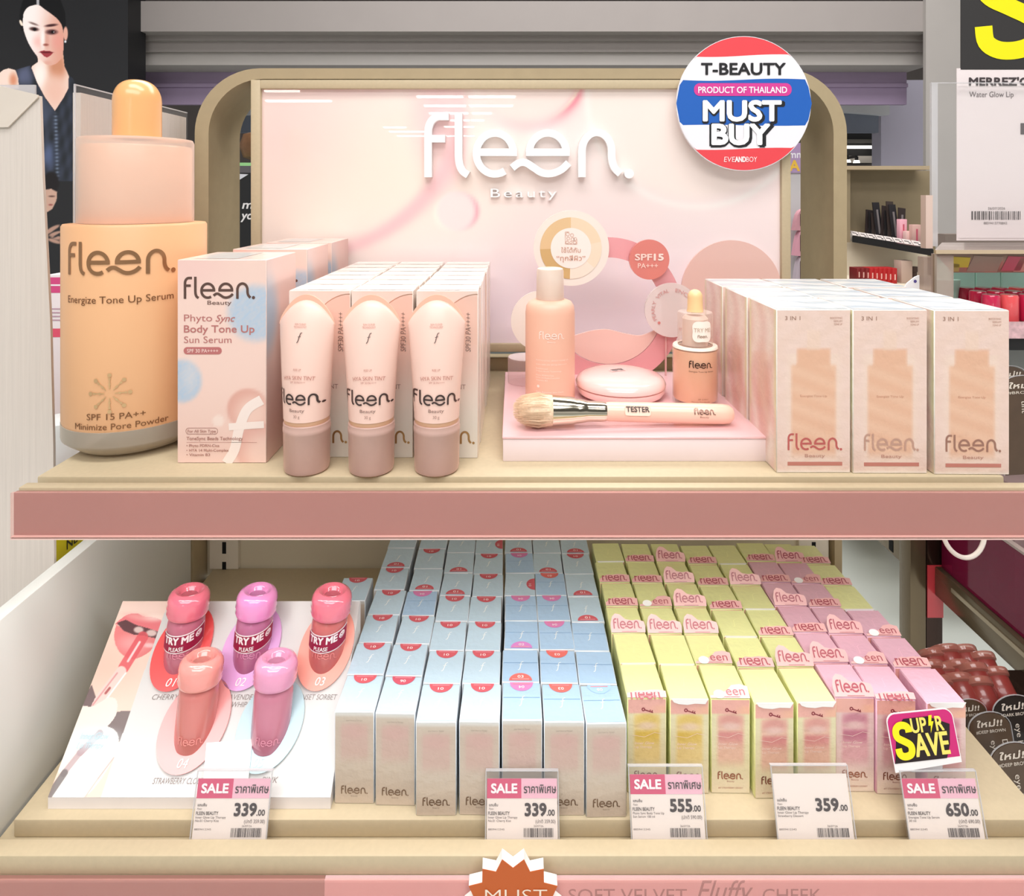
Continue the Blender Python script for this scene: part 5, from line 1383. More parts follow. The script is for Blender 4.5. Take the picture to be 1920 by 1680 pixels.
def flap_proto(kind):
    if kind in FLP: return FLP[kind].copy()
    b = MB(); w = YW
    if kind == 'N':
        tp = flat((0, -0.0007, YH), (1, 0, 0), (0, 0, 1))
        b.prism([(-0.013, -0.0016), (-0.009, -0.0030), (-0.002, -0.0036), (0.004, -0.0026), (0.0125, -0.0030), (0.0150, 0.0012), (-0.0150, 0.0012)], tp, 0.0005, PAPER, (252, 250, 248))
    else:
        tilt = math.radians({'U': 38, 'H': 62, 'W': 62, 'T': 50}[kind]); uy = (0, math.sin(tilt), math.cos(tilt))
        fl = flat((0, 0.0002, YH + 0.0006), (1, 0, 0), uy)
        if kind == 'U':
            pts = [(-w / 2, 0), (w / 2, 0), (w / 2 + 0.0004, 0.0050), (w / 2 - 0.0006, 0.0085), (0.0096, 0.0100), (0.004, 0.0094), (-0.002, 0.0104), (-0.0068, 0.0142), (-0.0112, 0.0150), (-0.0142, 0.0126), (-w / 2 - 0.0002, 0.0070)]
        elif kind == 'H':
            pts = [(-w / 2, 0), (w / 2, 0), (w / 2, 0.0070), (0.010, 0.0078), (0.004, 0.0082), (-0.002, 0.0074), (-0.007, 0.0078), (-0.012, 0.0058), (-w / 2, 0.0030)]
        elif kind == 'T':
            pts = [(-w / 2, 0), (w / 2, 0), (w / 2, 0.0042), (0.010, 0.0050), (0.004, 0.0052), (-0.002, 0.0044), (-0.007, 0.0046), (-0.012, 0.0036), (-w / 2, 0.0030)]
        else:
            pts = [(-w / 2, 0), (w / 2, 0), (w / 2, 0.0084), (0.010, 0.0100), (0.003, 0.0092), (-0.001, 0.0060), (-0.006, 0.0034), (-w / 2, 0.0016)]
        b.prism(pts, fl, 0.0004, SATIN, (242, 188, 186), PAPER, (250, 244, 240))
        if kind == 'U': b.logo(fl, -0.0135, 0.0030, 0.0262, SATIN, RINK, 0.0007, 0, 1.15)
        elif kind == 'H': b.logo(fl, -0.0130, 0.0012, 0.0258, SATIN, RINK, 0.0007, 0, 1.15, 0.0066)
        elif kind == 'T': b.logo(fl, -0.0130, -0.0012, 0.0258, SATIN, RINK, 0.0007, 0, 1.15, 0.0034)
        else:
            b.text('een', fl, 0.0050, 0.0020, 0.0062, SATIN, RINK, w=0.0150, lift=0.0007, bold=-0.005); b.spot(fl, -0.0085, 0.0026, 0.0046, PAPER, (252, 250, 248), 18, 0.0007, 0.0030)
        b.stroke([(-0.006, 0.0008), (0.008, 0.0008)], 0.0003, fl, SATIN, RINK, 0, 0.0007)
    o = b.build('flap'); FLP[kind] = o
    return o
YC = [(0.1092, 0.5200), (0.1432, 0.5190), (0.1766, 0.5190), (0.2116, 0.5150), (0.2452, 0.5160), (0.2782, 0.5205), (0.3110, 0.5185), (0.3490, 0.5150)]
KIND = ['Yg Yg Yr Yr Yr Pm Pm Pm', 'Yg Yg Yr Yr Yr Pm Pm Pm', 'Yg Yg Yr Yr Yr Pm Pm Pm', 'Yg Yg Yr Yr Yr Pm Pm Yr', 'Yg Yg Yr Yr Yr Pm Pm Yr', 'Yg Yg Yr Yr Yr Yr Yr Yr']
FL = ['T N W N N U T N', 'N N W H U U W H', 'U U U N H H U W', 'H W U H N U H N', 'H H U H U H W H', 'N H U H N H U H']
FW = {'U': 'its pink tab standing up', 'H': 'its pink tab bent back', 'T': 'its tab torn across', 'W': 'its tab half torn away', 'N': 'its tab torn off'}
ncol = ['nearest the blue cartons', 'second from the blue cartons', 'third from the blue cartons', 'fourth from the blue cartons', 'fourth from the shelf end', 'third from the shelf end', 'second from the shelf end', 'nearest the shelf end']
fused = {}
for r in range(6):
    kk_ = KIND[r].split(); fk = FL[r].split()
    for c, (x, y0) in enumerate(YC):
        o = place(tc_p[kk_[c]], kk_[c], (x + R.uniform(-0.0008, 0.0008) - (0.0022 * r if c == 7 else 0), y0 + r * (YD + 0.0011) + R.uniform(-0.0003, 0.0003), ZL), math.radians(R.uniform(-1.0, 1.0)))
        tag(o, '%s carton, %s, %s row, column %s' % ('yellow' if kk_[c][0] == 'Y' else 'pink', FW[fk[c]], ['front', 'second', 'third', 'fourth', 'fifth', 'rearmost'][r], ncol[c]), 'carton', 'yellow and pink tear-open cartons')
        first = fk[c] not in FLP
        q = flap_proto(fk[c])
        if not first: COL.objects.link(q)
        q.parent = o

# ---------------------------------------------------------------- price tags
def price_tag(label, cx, D, w, price, old, lines, sale, h=0.0385, lean=17):
    zb = ZL - 0.0075
    t = thing('price_tag', (0, 0, 0), label, 'price tag', 'shelf price tags')
    tl = math.radians(lean); uy = (0, math.sin(tl), math.cos(tl)); f = flat((0, 0, 0), (1, 0, 0), uy)
    H = h + 0.0075; ht = h * 0.87 + 0.0075; hw = w / 2
    b = MB(); b.rect(f, -hw + 0.0012, hw - 0.0012, 0.0, ht, PAPER, (240, 226, 218), 0.0002)
    L = 0.0005; DKT = (62, 50, 52); wp = lambda q: q * w
    if sale:
        b.rect(f, -hw + 0.0012, -hw + 0.49 * w, ht - 0.0125, ht, PAPER, (212, 78, 116), 0.0004); b.rect(f, -hw + 0.49 * w, hw - 0.0012, ht - 0.0125, ht, PAPER, (238, 184, 200), 0.0004)
        b.text('SALE', f, -0.245 * w, ht - 0.0089, 0.0056, PAPER, (252, 240, 242), w=0.35 * w, lift=0.0007, bold=0.045)
        b.text('ราคาพิเศษ', f, 0.245 * w, ht - 0.0090, 0.0050, PAPER, DKT, w=0.44 * w, lift=0.0007, bold=0.02)
    y0 = ht - 0.0262
    b.text(price, f, 0.325 * w, y0 + 0.003, 0.0074, PAPER, DKT, w=0.285 * w, align='R', lift=L, bold=0.045); b.text('.00', f, 0.335 * w, y0 + 0.003, 0.0036, PAPER, DKT, w=0.105 * w, align='L', lift=L, bold=0.03)
    if old: b.text('(ปกติ %s)' % old, f, 0.45 * w, y0 - 0.0017, 0.0022, PAPER, (100, 86, 86), w=0.27 * w, align='R', lift=L)
    b.text('แบ่งชิ้น' if not sale else 'แถมชิ้น', f, -0.45 * w, y0 + 0.0088, 0.0016, PAPER, DKT, w=0.12 * w, align='L', lift=L, bold=0.02)
    b.text('Fleen', f, -0.45 * w, y0 + 0.0066, 0.0012, PAPER, (110, 96, 96), w=0.06 * w, align='L', lift=L)
    b.text('FLEEN BEAUTY', f, -0.46 * w, y0 + 0.0034, 0.0021, PAPER, DKT, w=0.29 * w, align='L', lift=L, bold=0.015)
    for i, s_ in enumerate(lines): b.text(s_, f, -0.46 * w, y0 + 0.0012 - i * 0.0021, 0.0014, PAPER, (92, 78, 78), w=min(0.46, 0.018 * len(s_)) * w, align='L', lift=L)
    b.bars(f, 0.02 * w, 0.0045, 0.40 * w, 0.0056, PAPER, (70, 60, 62), 34, L, int(price)); b.text('26/07/26', f, 0.22 * w, 0.0108, 0.0011, PAPER, (110, 96, 96), w=0.13 * w, lift=L); b.text('8859412345', f, -0.46 * w, 0.0088, 0.0011, PAPER, (110, 96, 96), w=0.22 * w, align='L', lift=L)
    b.build('card', t)
    b = MB(); b.box(-hw, hw, 0, H, 0.0009, 0.0016, CLEAR); b.box(-hw, hw, 0, H, -0.0014, -0.0006, CLEAR); b.box(-hw, hw, H, H + 0.0007, -0.0014, 0.0016, CLEAR_E)
    for q in (-hw, hw - 0.0006): b.box(q, q + 0.0006, 0, H, 0.0008, 0.0017, CLEAR_E)
    b.box(-hw, hw, 0, 0.0005, -0.0014, 0.0016, CLEAR_E)
    b.v = [f(v.x, v.y, v.z) for v in b.v]; b.build('acrylic_sleeve', t)
    t.location = (cx, D, zb + 0.0006)
    return t, f, H
TD_ = 0.4853
price_tag('pink-topped sale price tag of 339 in front of the lip tester easel', X(435, .492), TD_, 0.0585, '339', '359.00', ['Inner Glow Lip Therapy', 'No.01 Cherry Kiss'], True)
price_tag('pink-topped sale price tag of 339 in front of the blue cartons', X(979, .492), TD_, 0.0565, '339', '359.00', ['Inner Glow Lip Therapy', 'No.01 Cherry Kiss'], True)
price_tag('pink-topped sale price tag of 555 in front of the yellow cartons', X(1251, .492), TD_, 0.0580, '555', '590.00', ['Phyto Sync Body Tone Up', 'Sun Serum 100 ml'], True, h=0.0415)
price_tag('plain white price tag of 359 without a pink band', X(1524, .492), TD_, 0.0600, '359', '', ['Inner Glow Lip Therapy', 'Strawberry Dessert'], False, h=0.0420)
t5, f5_, H5 = price_tag('pink-topped sale price tag of 650 under the super save card', X(1767, .492), TD_, 0.0595, '650', '690.00', ['Energize Tone Up Serum', '30 ml'], True)
# super save card riding on the last tag
ss = thing('super_save_card', (0, 0, 0), 'magenta and black super save card with yellow letters above the 650 tag', 'sale card')
tl = math.radians(10); f0 = flat((0, 0, 0), (math.cos(0.10), 0, math.sin(0.10)), (-0.10, math.sin(tl), math.cos(tl)))
b = MB(); w_, h_ = 0.0525, 0.0350
o_ = rounded(-w_ / 2, w_ / 2, 0.0, h_, 0.0062)[7:] + []
out = [(-w_ / 2, -0.006), (w_ / 2, -0.003)] + rounded(-w_ / 2, w_ / 2, 0, h_, 0.0070)[7:21]
b.prism(out, f0, 0.0006, PAPER, (246, 240, 240))
ins = [(-w_ / 2 + 0.0007, 0.0004), (w_ / 2 - 0.0007, 0.0012)] + rounded(-w_ / 2 + 0.0007, w_ / 2 - 0.0007, 0, h_ - 0.0007, 0.0064)[7:21]
b.poly(ins, f0, PAPER, (206, 42, 118), 0.0008)
b.poly([(-w_ / 2 + 0.0007, 0.0004), (w_ / 2 - 0.011, 0.0009), (w_ / 2 - 0.0068, 0.0100), (w_ / 2 - 0.0040, 0.0240), (0.006, 0.0308), (-0.013, 0.0306), (-0.020, 0.0240), (-0.0225, 0.012)], f0, PAPER, (36, 20, 24), 0.0010)
YL = (252, 232, 24); YL2 = (250, 226, 110)
b.stroke([(-0.0158 + 0.0054 * a, 0.0157 + 0.0106 * c) for a, c in S_PATH], 0.0052, f0, PAPER, YL, 0, 0.0014)
b.text('UP', f0, -0.0022, 0.0206, 0.0098, PAPER, YL2, w=0.0118, bold=0.03, lift=0.0014); b.text('R', f0, 0.0142, 0.0206, 0.0098, PAPER, YL2, w=0.0058, bold=0.03, lift=0.0014)
b.poly([(0.0068, 0.0316), (0.0094, 0.0316), (0.0082, 0.0272), (0.0100, 0.0272), (0.0062, 0.0192), (0.0072, 0.0244), (0.0054, 0.0244)][::-1], f0, PAPER, YL, 0.0014)
b.text('AVE', f0, 0.0052, 0.0042, 0.0150, PAPER, YL2, w=0.0262, bold=0.03, lift=0.0014)
b.build('card', ss)
pt = f5_(0, H5); ss.location = (t5.location.x - 0.0070, t5.location.y + pt.y + 0.0006, t5.location.z + pt.z + 0.0072)
b = MB(); b.box(-0.012, 0.012, -0.0002, 0.0004, -0.009, 0.0004, CLEAR_E); b.build('clip', ss)

# starburst wobbler on the lower rail
D = 0.4560
sb = thing('starburst_sign', (X(962, D), D, ZL - 0.04), 'orange starburst foam sign with white letters at the front of the lower rail', 'sign')
c0 = (X(962, D), Z(1699, D)); r1, r2 = 92 * D / FPX, 74 * D / FPX
star = []
for k in range(28):
    a = math.radians(90 - 360 / 28 + 360 / 28 * k); q = r1 if k % 2 == 0 else r2; star.append((c0[0] + q * math.cos(a), c0[1] + q * math.sin(a)))
f = flat((0, D, 0)); b = MB(); b.prism(star, f, 0.0075, M('white_foam', (248, 244, 240), 0.6), None, h0=-0.0070); b.build('foam_board', sb)
b = MB(); b.prism(star, f, 0.0004, PAPER, (196, 92, 34), h0=0.0006)
b.text('MUST', f, c0[0] + 0.0022, Z(1689, D) , 0.0096, PAPER, (246, 226, 208), w=116 * D / FPX, lift=0.0014, bold=-0.012)
b.build('print', sb)

# ---------------------------------------------------------------- neighbour rack on the right
BRONZE = M('bronze_metal', (122, 106, 84), 0.22, metal=0.55, noise=(6, 0.06))
BRONZE_D = M('bronze_dark', (64, 46, 40), 0.14, metal=0.6, noise=(12, 0.15))
MAG = M('magenta_acrylic', (120, 26, 62), 0.15, coat=0.6, noise=(10, 0.15))
rk = thing('bronze_rack', (0.68, 1.0, 0), 'shiny bronze display rack standing on the white floor beside the lower shelf', 'rack')
b = MB(); b.box(X(1707, 1.0), X(1737, 1.0), 1.0, 1.03, 0, CAMZ - 0.1785, BRONZE, bev=0.002); b.box(X(1738, 1.0), X(1769, 1.0), 1.001, 1.032, 0, CAMZ - 0.1785, BRONZE_D, bev=0.002)
b.build('post', rk)
b = MB(); b.box(0.660, 0.676, 1.034, 1.30, CAMZ - 0.6250, CAMZ - 0.40, BRONZE, bev=0.002); b.box(0.6594, 0.6602, 1.108, 1.120, CAMZ - 0.6200, CAMZ - 0.6000, SLOT); b.build('slotted_upright', rk)
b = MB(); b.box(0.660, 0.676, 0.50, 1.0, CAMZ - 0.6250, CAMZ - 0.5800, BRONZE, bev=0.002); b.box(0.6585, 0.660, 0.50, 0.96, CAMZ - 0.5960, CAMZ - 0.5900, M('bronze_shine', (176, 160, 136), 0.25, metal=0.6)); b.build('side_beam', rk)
b = MB(); b.box(0.676, 1.3, 0.50, 1.05, CAMZ - 0.6000, CAMZ - 0.5900, MAG); b.build('rack_shelf', rk)
b = MB(); b.box(0.668, 0.674, 0.50, 0.995, CAMZ - 0.5790, CAMZ - 0.470, M('magenta_clear', (150, 30, 76), 0.08, clear=0.35)); b.box(0.667, 0.675, 0.50, 0.995, CAMZ - 0.470, CAMZ - 0.4665, M('bin_edge', (196, 178, 170), 0.2)); b.build('bin_side', rk)
b = MB(); b.box(0.676, 1.3, 1.0, 1.01, CAMZ - 0.589, CAMZ - 0.40, MAG); b.build('bin_back', rk)
for i, (x, y) in enumerate(((0.735, 0.90), (0.735, 0.80), (0.79, 0.86))):
    b = MB(); b.box(x - 0.028, x + 0.028, y, y + 0.05, CAMZ - 0.5898, CAMZ - 0.41, PAPER, (214, 186, 184), bev=0.001)
    b.text('lip', flat((x, y - 0.0003, CAMZ - 0.50)), 0, 0, 0.008, PAPER, (140, 96, 100)); 
    f = flat((x - 0.0285, y + 0.025, CAMZ - 0.50), (0, -1, 0), (0, 0, 1)); b.text('LIP TINT', f, 0.004, -0.02, 0.010, PAPER, (146, 104, 108), w=0.07, turn=-math.pi / 2)
    tag(b.build('tint_box', None, (x, y, CAMZ - 0.59)), 'pale pink box in the magenta bin, %s' % ['the one set back beside the post', 'nearest the frame edge', 'behind the other two'][i], 'box', 'boxes in the magenta bin')
c = P(1806, 992, 0.62)
b = MB(); b.tube([(c.x + 0.0205 * math.cos(a), c.y + 0.004 * math.sin(a), c.z + 0.0255 * math.sin(a)) for a in np.linspace(0, 2 * math.pi, 40)], 0.0022, M('white_cord', (238, 226, 216), 0.3), seg=8)
tag(b.build('cord_loop', None, (c.x, c.y, c.z)), 'loop of white cord hanging below the upper shelf rail', 'cord')
b = MB(); b.box(X(1738, 1.0) + 0.0005, X(1769, 1.0) - 0.0005, 0.9995, 1.0009, Z(1158, 1.0), Z(1060, 1.0), M('red_reflector', (220, 70, 80), 0.3, coat=0.5)); b.build('red_label', rk)
# rose-brown blister packs hanging low on the rack
PODT = M('blister_rose', (190, 122, 108), 0.12, clear=0.4, coat=0.6)
PODC = M('pod_red', (142, 58, 52), 0.3, coat=0.4)
pods = [(1782, 1258, .80), (1808, 1250, .80), (1840, 1251, .80), (1876, 1265, .79), (1778, 1284, .76), (1803, 1290, .76), (1832, 1283, .76), (1862, 1290, .75), (1902, 1298, .75), (1797, 1318, .72), (1833, 1312, .72), (1872, 1320, .715)]
p0 = None
for i, (px, py, D) in enumerate(pods):
    if p0 is None:
        t = p0 = thing('blister_pot', (0, 0, 0), '', 'cosmetic pot', 'rose pots low on the bronze rack')
        T = Matrix.Rotation(math.radians(-52), 3, 'X')
        MB().lathe([(0.0, 0.0), (0.0145, 0.0), (0.0165, 0.003), (0.0165, 0.0260), (0.0150, 0.0280), (0.0, 0.0285)], PODC, seg=24, T=T).build('pot', t)
        MB().lathe([(0.0, 0.0286), (0.0150, 0.0284), (0.0150, 0.0292), (0.0, 0.0294)], M('pod_powder', (186, 104, 92), 0.3, coat=0.6), seg=24, T=T).build('powder', t)
        MB().lathe([(0.0167, 0.0230), (0.0190, 0.0250), (0.0194, 0.0300), (0.0188, 0.0318), (0.0172, 0.0322), (0.0168, 0.0305)], PODT, seg=28, T=T, caps=False).build('lid', t)
    else: t = copy_tree(p0)
    c = P(px, py + 12, D); t.location = (c.x, c.y + 0.014, c.z - 0.016)
    rown = 'back' if i < 4 else ('middle' if i < 9 else 'front'); j = i if i < 4 else (i - 4 if i < 9 else i - 9)
    t['label'] = 'rose-brown cosmetic pot, %s from the bronze post in the %s row of pots' % (ORD[j], rown)
b = MB(); b.box(0.47, 0.90, 0.56, 0.83, CAMZ - 0.66, CAMZ - 0.652, BRONZE_D); b.build('lower_shelf_board', rk)
b = MB(); b.box(0.53, 0.9, 0.775, 0.83, CAMZ - 0.6519, CAMZ - 0.6165, BRONZE_D); b.box(0.52, 0.9, 0.735, 0.775, CAMZ - 0.6519, CAMZ - 0.6085, BRONZE_D); b.box(0.50, 0.9, 0.70, 0.735, CAMZ - 0.6519, CAMZ - 0.598, BRONZE_D); b.build('riser_step', rk)

BRC = M('brown_card', (86, 66, 50), 0.4, noise=(60, 0.08), coat=0.5)
def brow_card(label, c, w, h, col, lines, lean, big=False, grp='brown hanging cards'):
    t = thing('brow_product_card', c, label, 'product card', grp)
    D = c[1]; x0 = c[0]; z0 = c[2]
    pts = [(-w / 2, 0), (w / 2, 0)] + [(w / 2 * math.cos(a), h - w / 2 * 0.62 + w / 2 * 0.62 * math.sin(a)) for a in np.linspace(0, math.pi, 16)]
    ln = math.radians(lean); f = flat(c, (1, 0.12, 0), (0, math.sin(ln), math.cos(ln)))
    b = MB(); b.prism(pts, f, 0.002, col)
    W_ = (226, 214, 200)
    b.text('ใหม่!!', f, 0, h - 0.0125 * w / 0.05, 0.0052 * w / 0.05, PAPER, W_, w=0.62 * w, lift=0.0024, bold=0.04, shear=0.15); b.text(lines[0], f, 0, h - 0.0185 * w / 0.05, 0.0028 * w / 0.05, PAPER, W_, w=0.72 * w, lift=0.0024, bold=0.01)
    b.text(lines[1], f, 0.012 * w / 0.05, h - 0.026 * w / 0.05, 0.0065 * w / 0.05, PAPER, W_, align='L', lift=0.0024, turn=-math.pi / 2); b.text(lines[2], f, -0.002 * w / 0.05, h - 0.026 * w / 0.05, 0.0065 * w / 0.05, PAPER, W_, align='L', lift=0.0024, turn=-math.pi / 2)
    b.build('card', t)
    b = MB(); b.prism([(x * 1.06, y * 1.02) for x, y in pts], f, 0.0006, CLEAR_E, h0=0.0028) if False else b.stroke([(x * 1.05, y * 1.01) for x, y in pts[1:]] + [(-w / 2 * 1.05, 0)], 0.0007, f, CLEAR_E, None, 0.001, 0.001); b.build('clear_edge', t)
    return t
DB = ['#DEEP BROWN', 'Drawing', 'eye brow']
brow_card('brown eyebrow card marked deep brown, half behind its neighbour beside the lower shelf', (X(1840, .685), .685, CAMZ - 0.6515), 0.041, 0.096, BRC, DB, 14)
brow_card('brown eyebrow card marked deep brown, the fully readable one beside the lower shelf', (X(1885, .65), .65, CAMZ - 0.6515), 0.047, 0.108, BRC, DB, 14)
brow_card('near-black card with white lettering behind the brown cards at the picture edge', (X(1926, .680), .680, CAMZ - 0.6515), 0.05, 0.105, M('black_card', (34, 26, 24), 0.4, coat=0.5), ['#DARK BROWN', 'Drawing', 'eye brow'], 12)
brow_card('brown card lowest of all, in a clear pack by the lower shelf corner', (X(1930, .61), .61, CAMZ - 0.6515), 0.05, 0.112, BRC, DB, 12)
brow_card('brown drawing lip card standing behind the three-in-one cartons', (X(1922, .72), .72, Z(888, .72)), 0.052, 0.108, BRC, ['#BROWN', 'Drawing lip', 'tint'], 4, grp='brown cards behind the three-in-one cartons')
brow_card('brown card peeping out behind the drawing lip card', (X(1899, .76), .76, Z(860, .76)), 0.046, 0.108, BRC, ['#BROWN', 'Drawing lip', 'tint'], 4, grp='brown cards behind the three-in-one cartons')

# ---- upper level of the neighbour rack: lipsticks, mint boxes, riser, acrylic sign holder
ZS = CAMZ - 0.172
rs2 = thing('rack_shelf', (0.8, 0.93, ZS - 0.006), 'white neighbour shelf with a black front edge holding lip tubes and mint boxes', 'shelf')
b = MB(); b.box(0.470, 1.3, 0.765, 1.10, ZS - 0.006, ZS, M('rack_white_shelf', (214, 204, 200), 0.35)); b.box(0.470, 1.3, 0.757, 0.765, ZS - 0.012, ZS + 0.002, DARK); b.box(0.470, 1.3, 0.755, 0.7565, ZS + 0.0022, ZS + 0.022, M('price_strip_pink', (214, 176, 180), 0.3, noise=(120, 0.3)))
b.build('deck', rs2)
b = MB(); b.box(0.745, 1.3, 1.1005, 1.12, ZS - 0.006, ZS + 0.104, M('rack_back_taupe', (118, 100, 88), 0.5)); b.build('back_panel', rs2)
l0 = None; REDS = [(206, 44, 84), (236, 92, 96), (190, 30, 70), (196, 28, 66), (160, 24, 56), (176, 30, 66)]
for r in range(3):
    for i in range(6):
        c_ = REDS[(i + r * 2) % 6]; key = 'lipstick_%d' % ((i + r * 2) % 6)
        x = 0.585 + 0.0225 * i + 0.006 * r; y = 0.782 + 0.030 * r
        t = thing('lipstick', (0, 0, 0), '%s lip tube, %s along in the %s row beside the mint boxes' % (['raspberry', 'coral', 'cherry', 'crimson', 'wine', 'berry'][(i + r * 2) % 6], ORD[i], ['front', 'middle', 'rear'][r]), 'lipstick', 'red lip tubes on the neighbour shelf')
        mm = M(key, c_, 0.2, coat=0.8, noise=(40, 0.05))
        MB().lathe([(0.0, 0.0002), (0.0088, 0.0002), (0.0092, 0.001), (0.0092, 0.0180), (0.0, 0.0182)], M('lip_base_clear', (206, 120, 124), 0.15, coat=0.6), seg=20).build('base', t)
        MB().lathe([(0.0, 0.0184), (0.0096, 0.0184), (0.0098, 0.020), (0.0096, 0.0480), (0.0085, 0.0500), (0.0, 0.0502)], mm, seg=20).build('cap', t)
        t.location = (x, y, ZS)
m0 = None; MINT = M('mint_board', (172, 224, 208), 0.4, noise=(40, 0.03), coat=0.3)
for i in range(6):
    b = MB(); b.box(-0.018, 0.018, 0, 0.030, 0, 0.080, MINT, bev=0.0012); b.box(-0.0165, 0.0165, -0.0003, 0, 0.004, 0.076, M('mint_face', (160, 214, 200), 0.3, coat=0.4))
    if m0 is None: o = m0 = b.build('mint_box')
    else: o = m0.copy(); COL.objects.link(o)
    o.location = (0.655 + 0.037 * i, 0.930, ZS); tag(o, 'mint green box, %s from the riser in the row behind the lip tubes' % ORD[i], 'box', 'mint boxes on the neighbour shelf')
for i, (x, y, h_) in enumerate(((0.574, 0.845, 0.062), (0.606, 0.868, 0.044))):
    if i == 0:
        b = MB(); b.lathe([(0.0115, 0.0), (0.012, 0.002), (0.0120, 0.015), (0.0145, 0.040), (0.0172, 0.060)], MINT, c=(x, y, ZS), seg=24, sy=0.6); tag(b.build('mint_tube', None, (x, y, ZS)), 'mint green squeeze tube standing on its cap before the mint boxes', 'tube')
    else:
        b = MB(); b.box(x - 0.016, x + 0.016, y, y + 0.02, ZS, ZS + h_, MINT, bev=0.001); tag(b.build('mint_box', None, (x, y, ZS)), 'short mint box in front of the taller mint boxes', 'box')
# riser of smoky clear plastic
SMOKE = M('smoky_acrylic', (206, 186, 176), 0.1, clear=0.5)
ROSEM = M('rose_mirror', (182, 162, 146), 0.12, metal=0.55, noise=(9, 0.25))
ri = thing('acrylic_riser', (0.62, 0.8, ZS), 'rose mirrored riser carrying the clear sign holder on the right', 'riser')
b = MB(); b.prism([(X(1752, .765), 0.765), (1.1, 0.765), (1.1, 0.89), (X(1766, .89), 0.89)], lambda x, y, h=0.0: Vector((x, y, CAMZ - 0.07 + h)), 0.0035, SMOKE); b.box(X(1752, .765), 1.1, 0.762, 0.765, CAMZ - 0.0705, CAMZ - 0.0660, M('rose_gold_edge', (232, 208, 176), 0.15, metal=0.5)); b.build('top_plate', ri)
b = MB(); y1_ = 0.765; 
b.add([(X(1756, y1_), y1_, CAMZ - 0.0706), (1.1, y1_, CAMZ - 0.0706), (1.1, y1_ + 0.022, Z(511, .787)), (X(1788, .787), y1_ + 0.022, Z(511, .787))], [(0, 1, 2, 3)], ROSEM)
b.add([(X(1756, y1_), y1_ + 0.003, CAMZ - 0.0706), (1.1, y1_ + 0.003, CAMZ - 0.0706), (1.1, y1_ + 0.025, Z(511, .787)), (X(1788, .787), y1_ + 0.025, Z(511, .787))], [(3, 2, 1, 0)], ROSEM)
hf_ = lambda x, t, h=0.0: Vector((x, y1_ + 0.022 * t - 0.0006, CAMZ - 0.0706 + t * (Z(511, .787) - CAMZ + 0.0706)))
for px0, px1, ta, tb_, c in ((1776, 1812, 0.15, 0.72, (196, 178, 70)), (1783, 1800, 0.5, 0.95, (170, 150, 90)), (1816, 1872, 0.1, 0.95, (150, 134, 122)), (1880, 1915, 0.12, 0.9, (190, 96, 112)), (1905, 1945, 0.2, 0.95, (206, 150, 140))):  # colour patches painted on as the reflections in the mirrored header
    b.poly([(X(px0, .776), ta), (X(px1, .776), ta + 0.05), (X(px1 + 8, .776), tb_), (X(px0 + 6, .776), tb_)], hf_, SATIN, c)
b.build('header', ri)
b = MB(); b.box(X(1749, .767), X(1788, .767), 0.767, 0.770, ZS + 0.0001, CAMZ - 0.0706, SMOKE); b.box(X(1749, .767), X(1753, .767), 0.764, 0.767, ZS + 0.0001, CAMZ - 0.0706, ROSEM); b.box(X(1732, .80), X(1750, .80), 0.80, 0.812, ZS + 0.0001, CAMZ - 0.078, SMOKE); b.build('leg', ri)
b = MB(); b.box(X(1736, .79), X(1749, .79), 0.79, 0.80, CAMZ - 0.0664, Z(366, .79), M('rose_post', (222, 196, 184), 0.25, coat=0.4)); b.build('post', ri)
# sign holder
ho = thing('sign_holder', (0.62, 0.83, CAMZ - 0.0665), 'clear acrylic sign holder with a black and yellow sale poster on the right', 'sign holder')
b = MB(); D = 0.825; zt_ = Z(156, D); zb_ = CAMZ - 0.0664
b.box(X(1757, D), 1.0, D, D + 0.002, zb_, zt_, CLEAR); b.box(X(1746, D), X(1757.5, D), D - 0.001, D + 0.003, zb_, zt_, CLEAR_E); b.box(X(1746, D), 1.0, D, D + 0.002, zt_, zt_ + 0.001, CLEAR_E); b.build('acrylic_plate', ho)
b = MB(); D = 0.832; f = flat((0, D, 0)); kq = D / FPX
b.box(X(1794, D), X(2040, D), D, D + 0.0008, Z(451, D), Z(128, D), PAPER, (238, 226, 226)); b.rect(f, X(1796, D), X(2040, D), Z(447, D), Z(446, D), PAPER, (206, 194, 194), 0.0004)
b.box(X(1801, D), X(2040, D), D - 0.0004, D + 0.0004, Z(130.5, D), Z(-110, D), PAPER, (52, 50, 50))
b.stroke([(X(1893, D) + 52 * kq * a, Z(12, D) + 82 * kq * c) for a, c in S_PATH], 33 * kq, f, PAPER, (246, 234, 16), 0, 0.001)
b.text("MERREZ'CA", f, X(1817, D), Z(160, D), 14 * kq, PAPER, (70, 62, 64), w=128 * kq, align='L', bold=0.045, lift=0.0005); b.text('Water Glow Lip', f, X(1817, D), Z(182, D), 10 * kq, PAPER, (110, 100, 102), w=83 * kq, align='L', lift=0.0005)
b.rect(f, X(1913, D), X(1990, D), Z(252, D), Z(231, D), PAPER, (92, 84, 86), 0.0005)
b.text('26/07/2026', f, X(1868, D), Z(393, D), 4.5 * kq, PAPER, (120, 110, 110), w=32 * kq, lift=0.0005); b.bars(f, X(1821, D), Z(412, D), 92 * kq, 16 * kq, PAPER, (92, 84, 84), 30, 0.0005, 11); b.text('8859413770842', f, X(1866, D), Z(420.5, D), 4.5 * kq, PAPER, (120, 110, 110), w=44 * kq, lift=0.0005)
b.build('poster', ho)

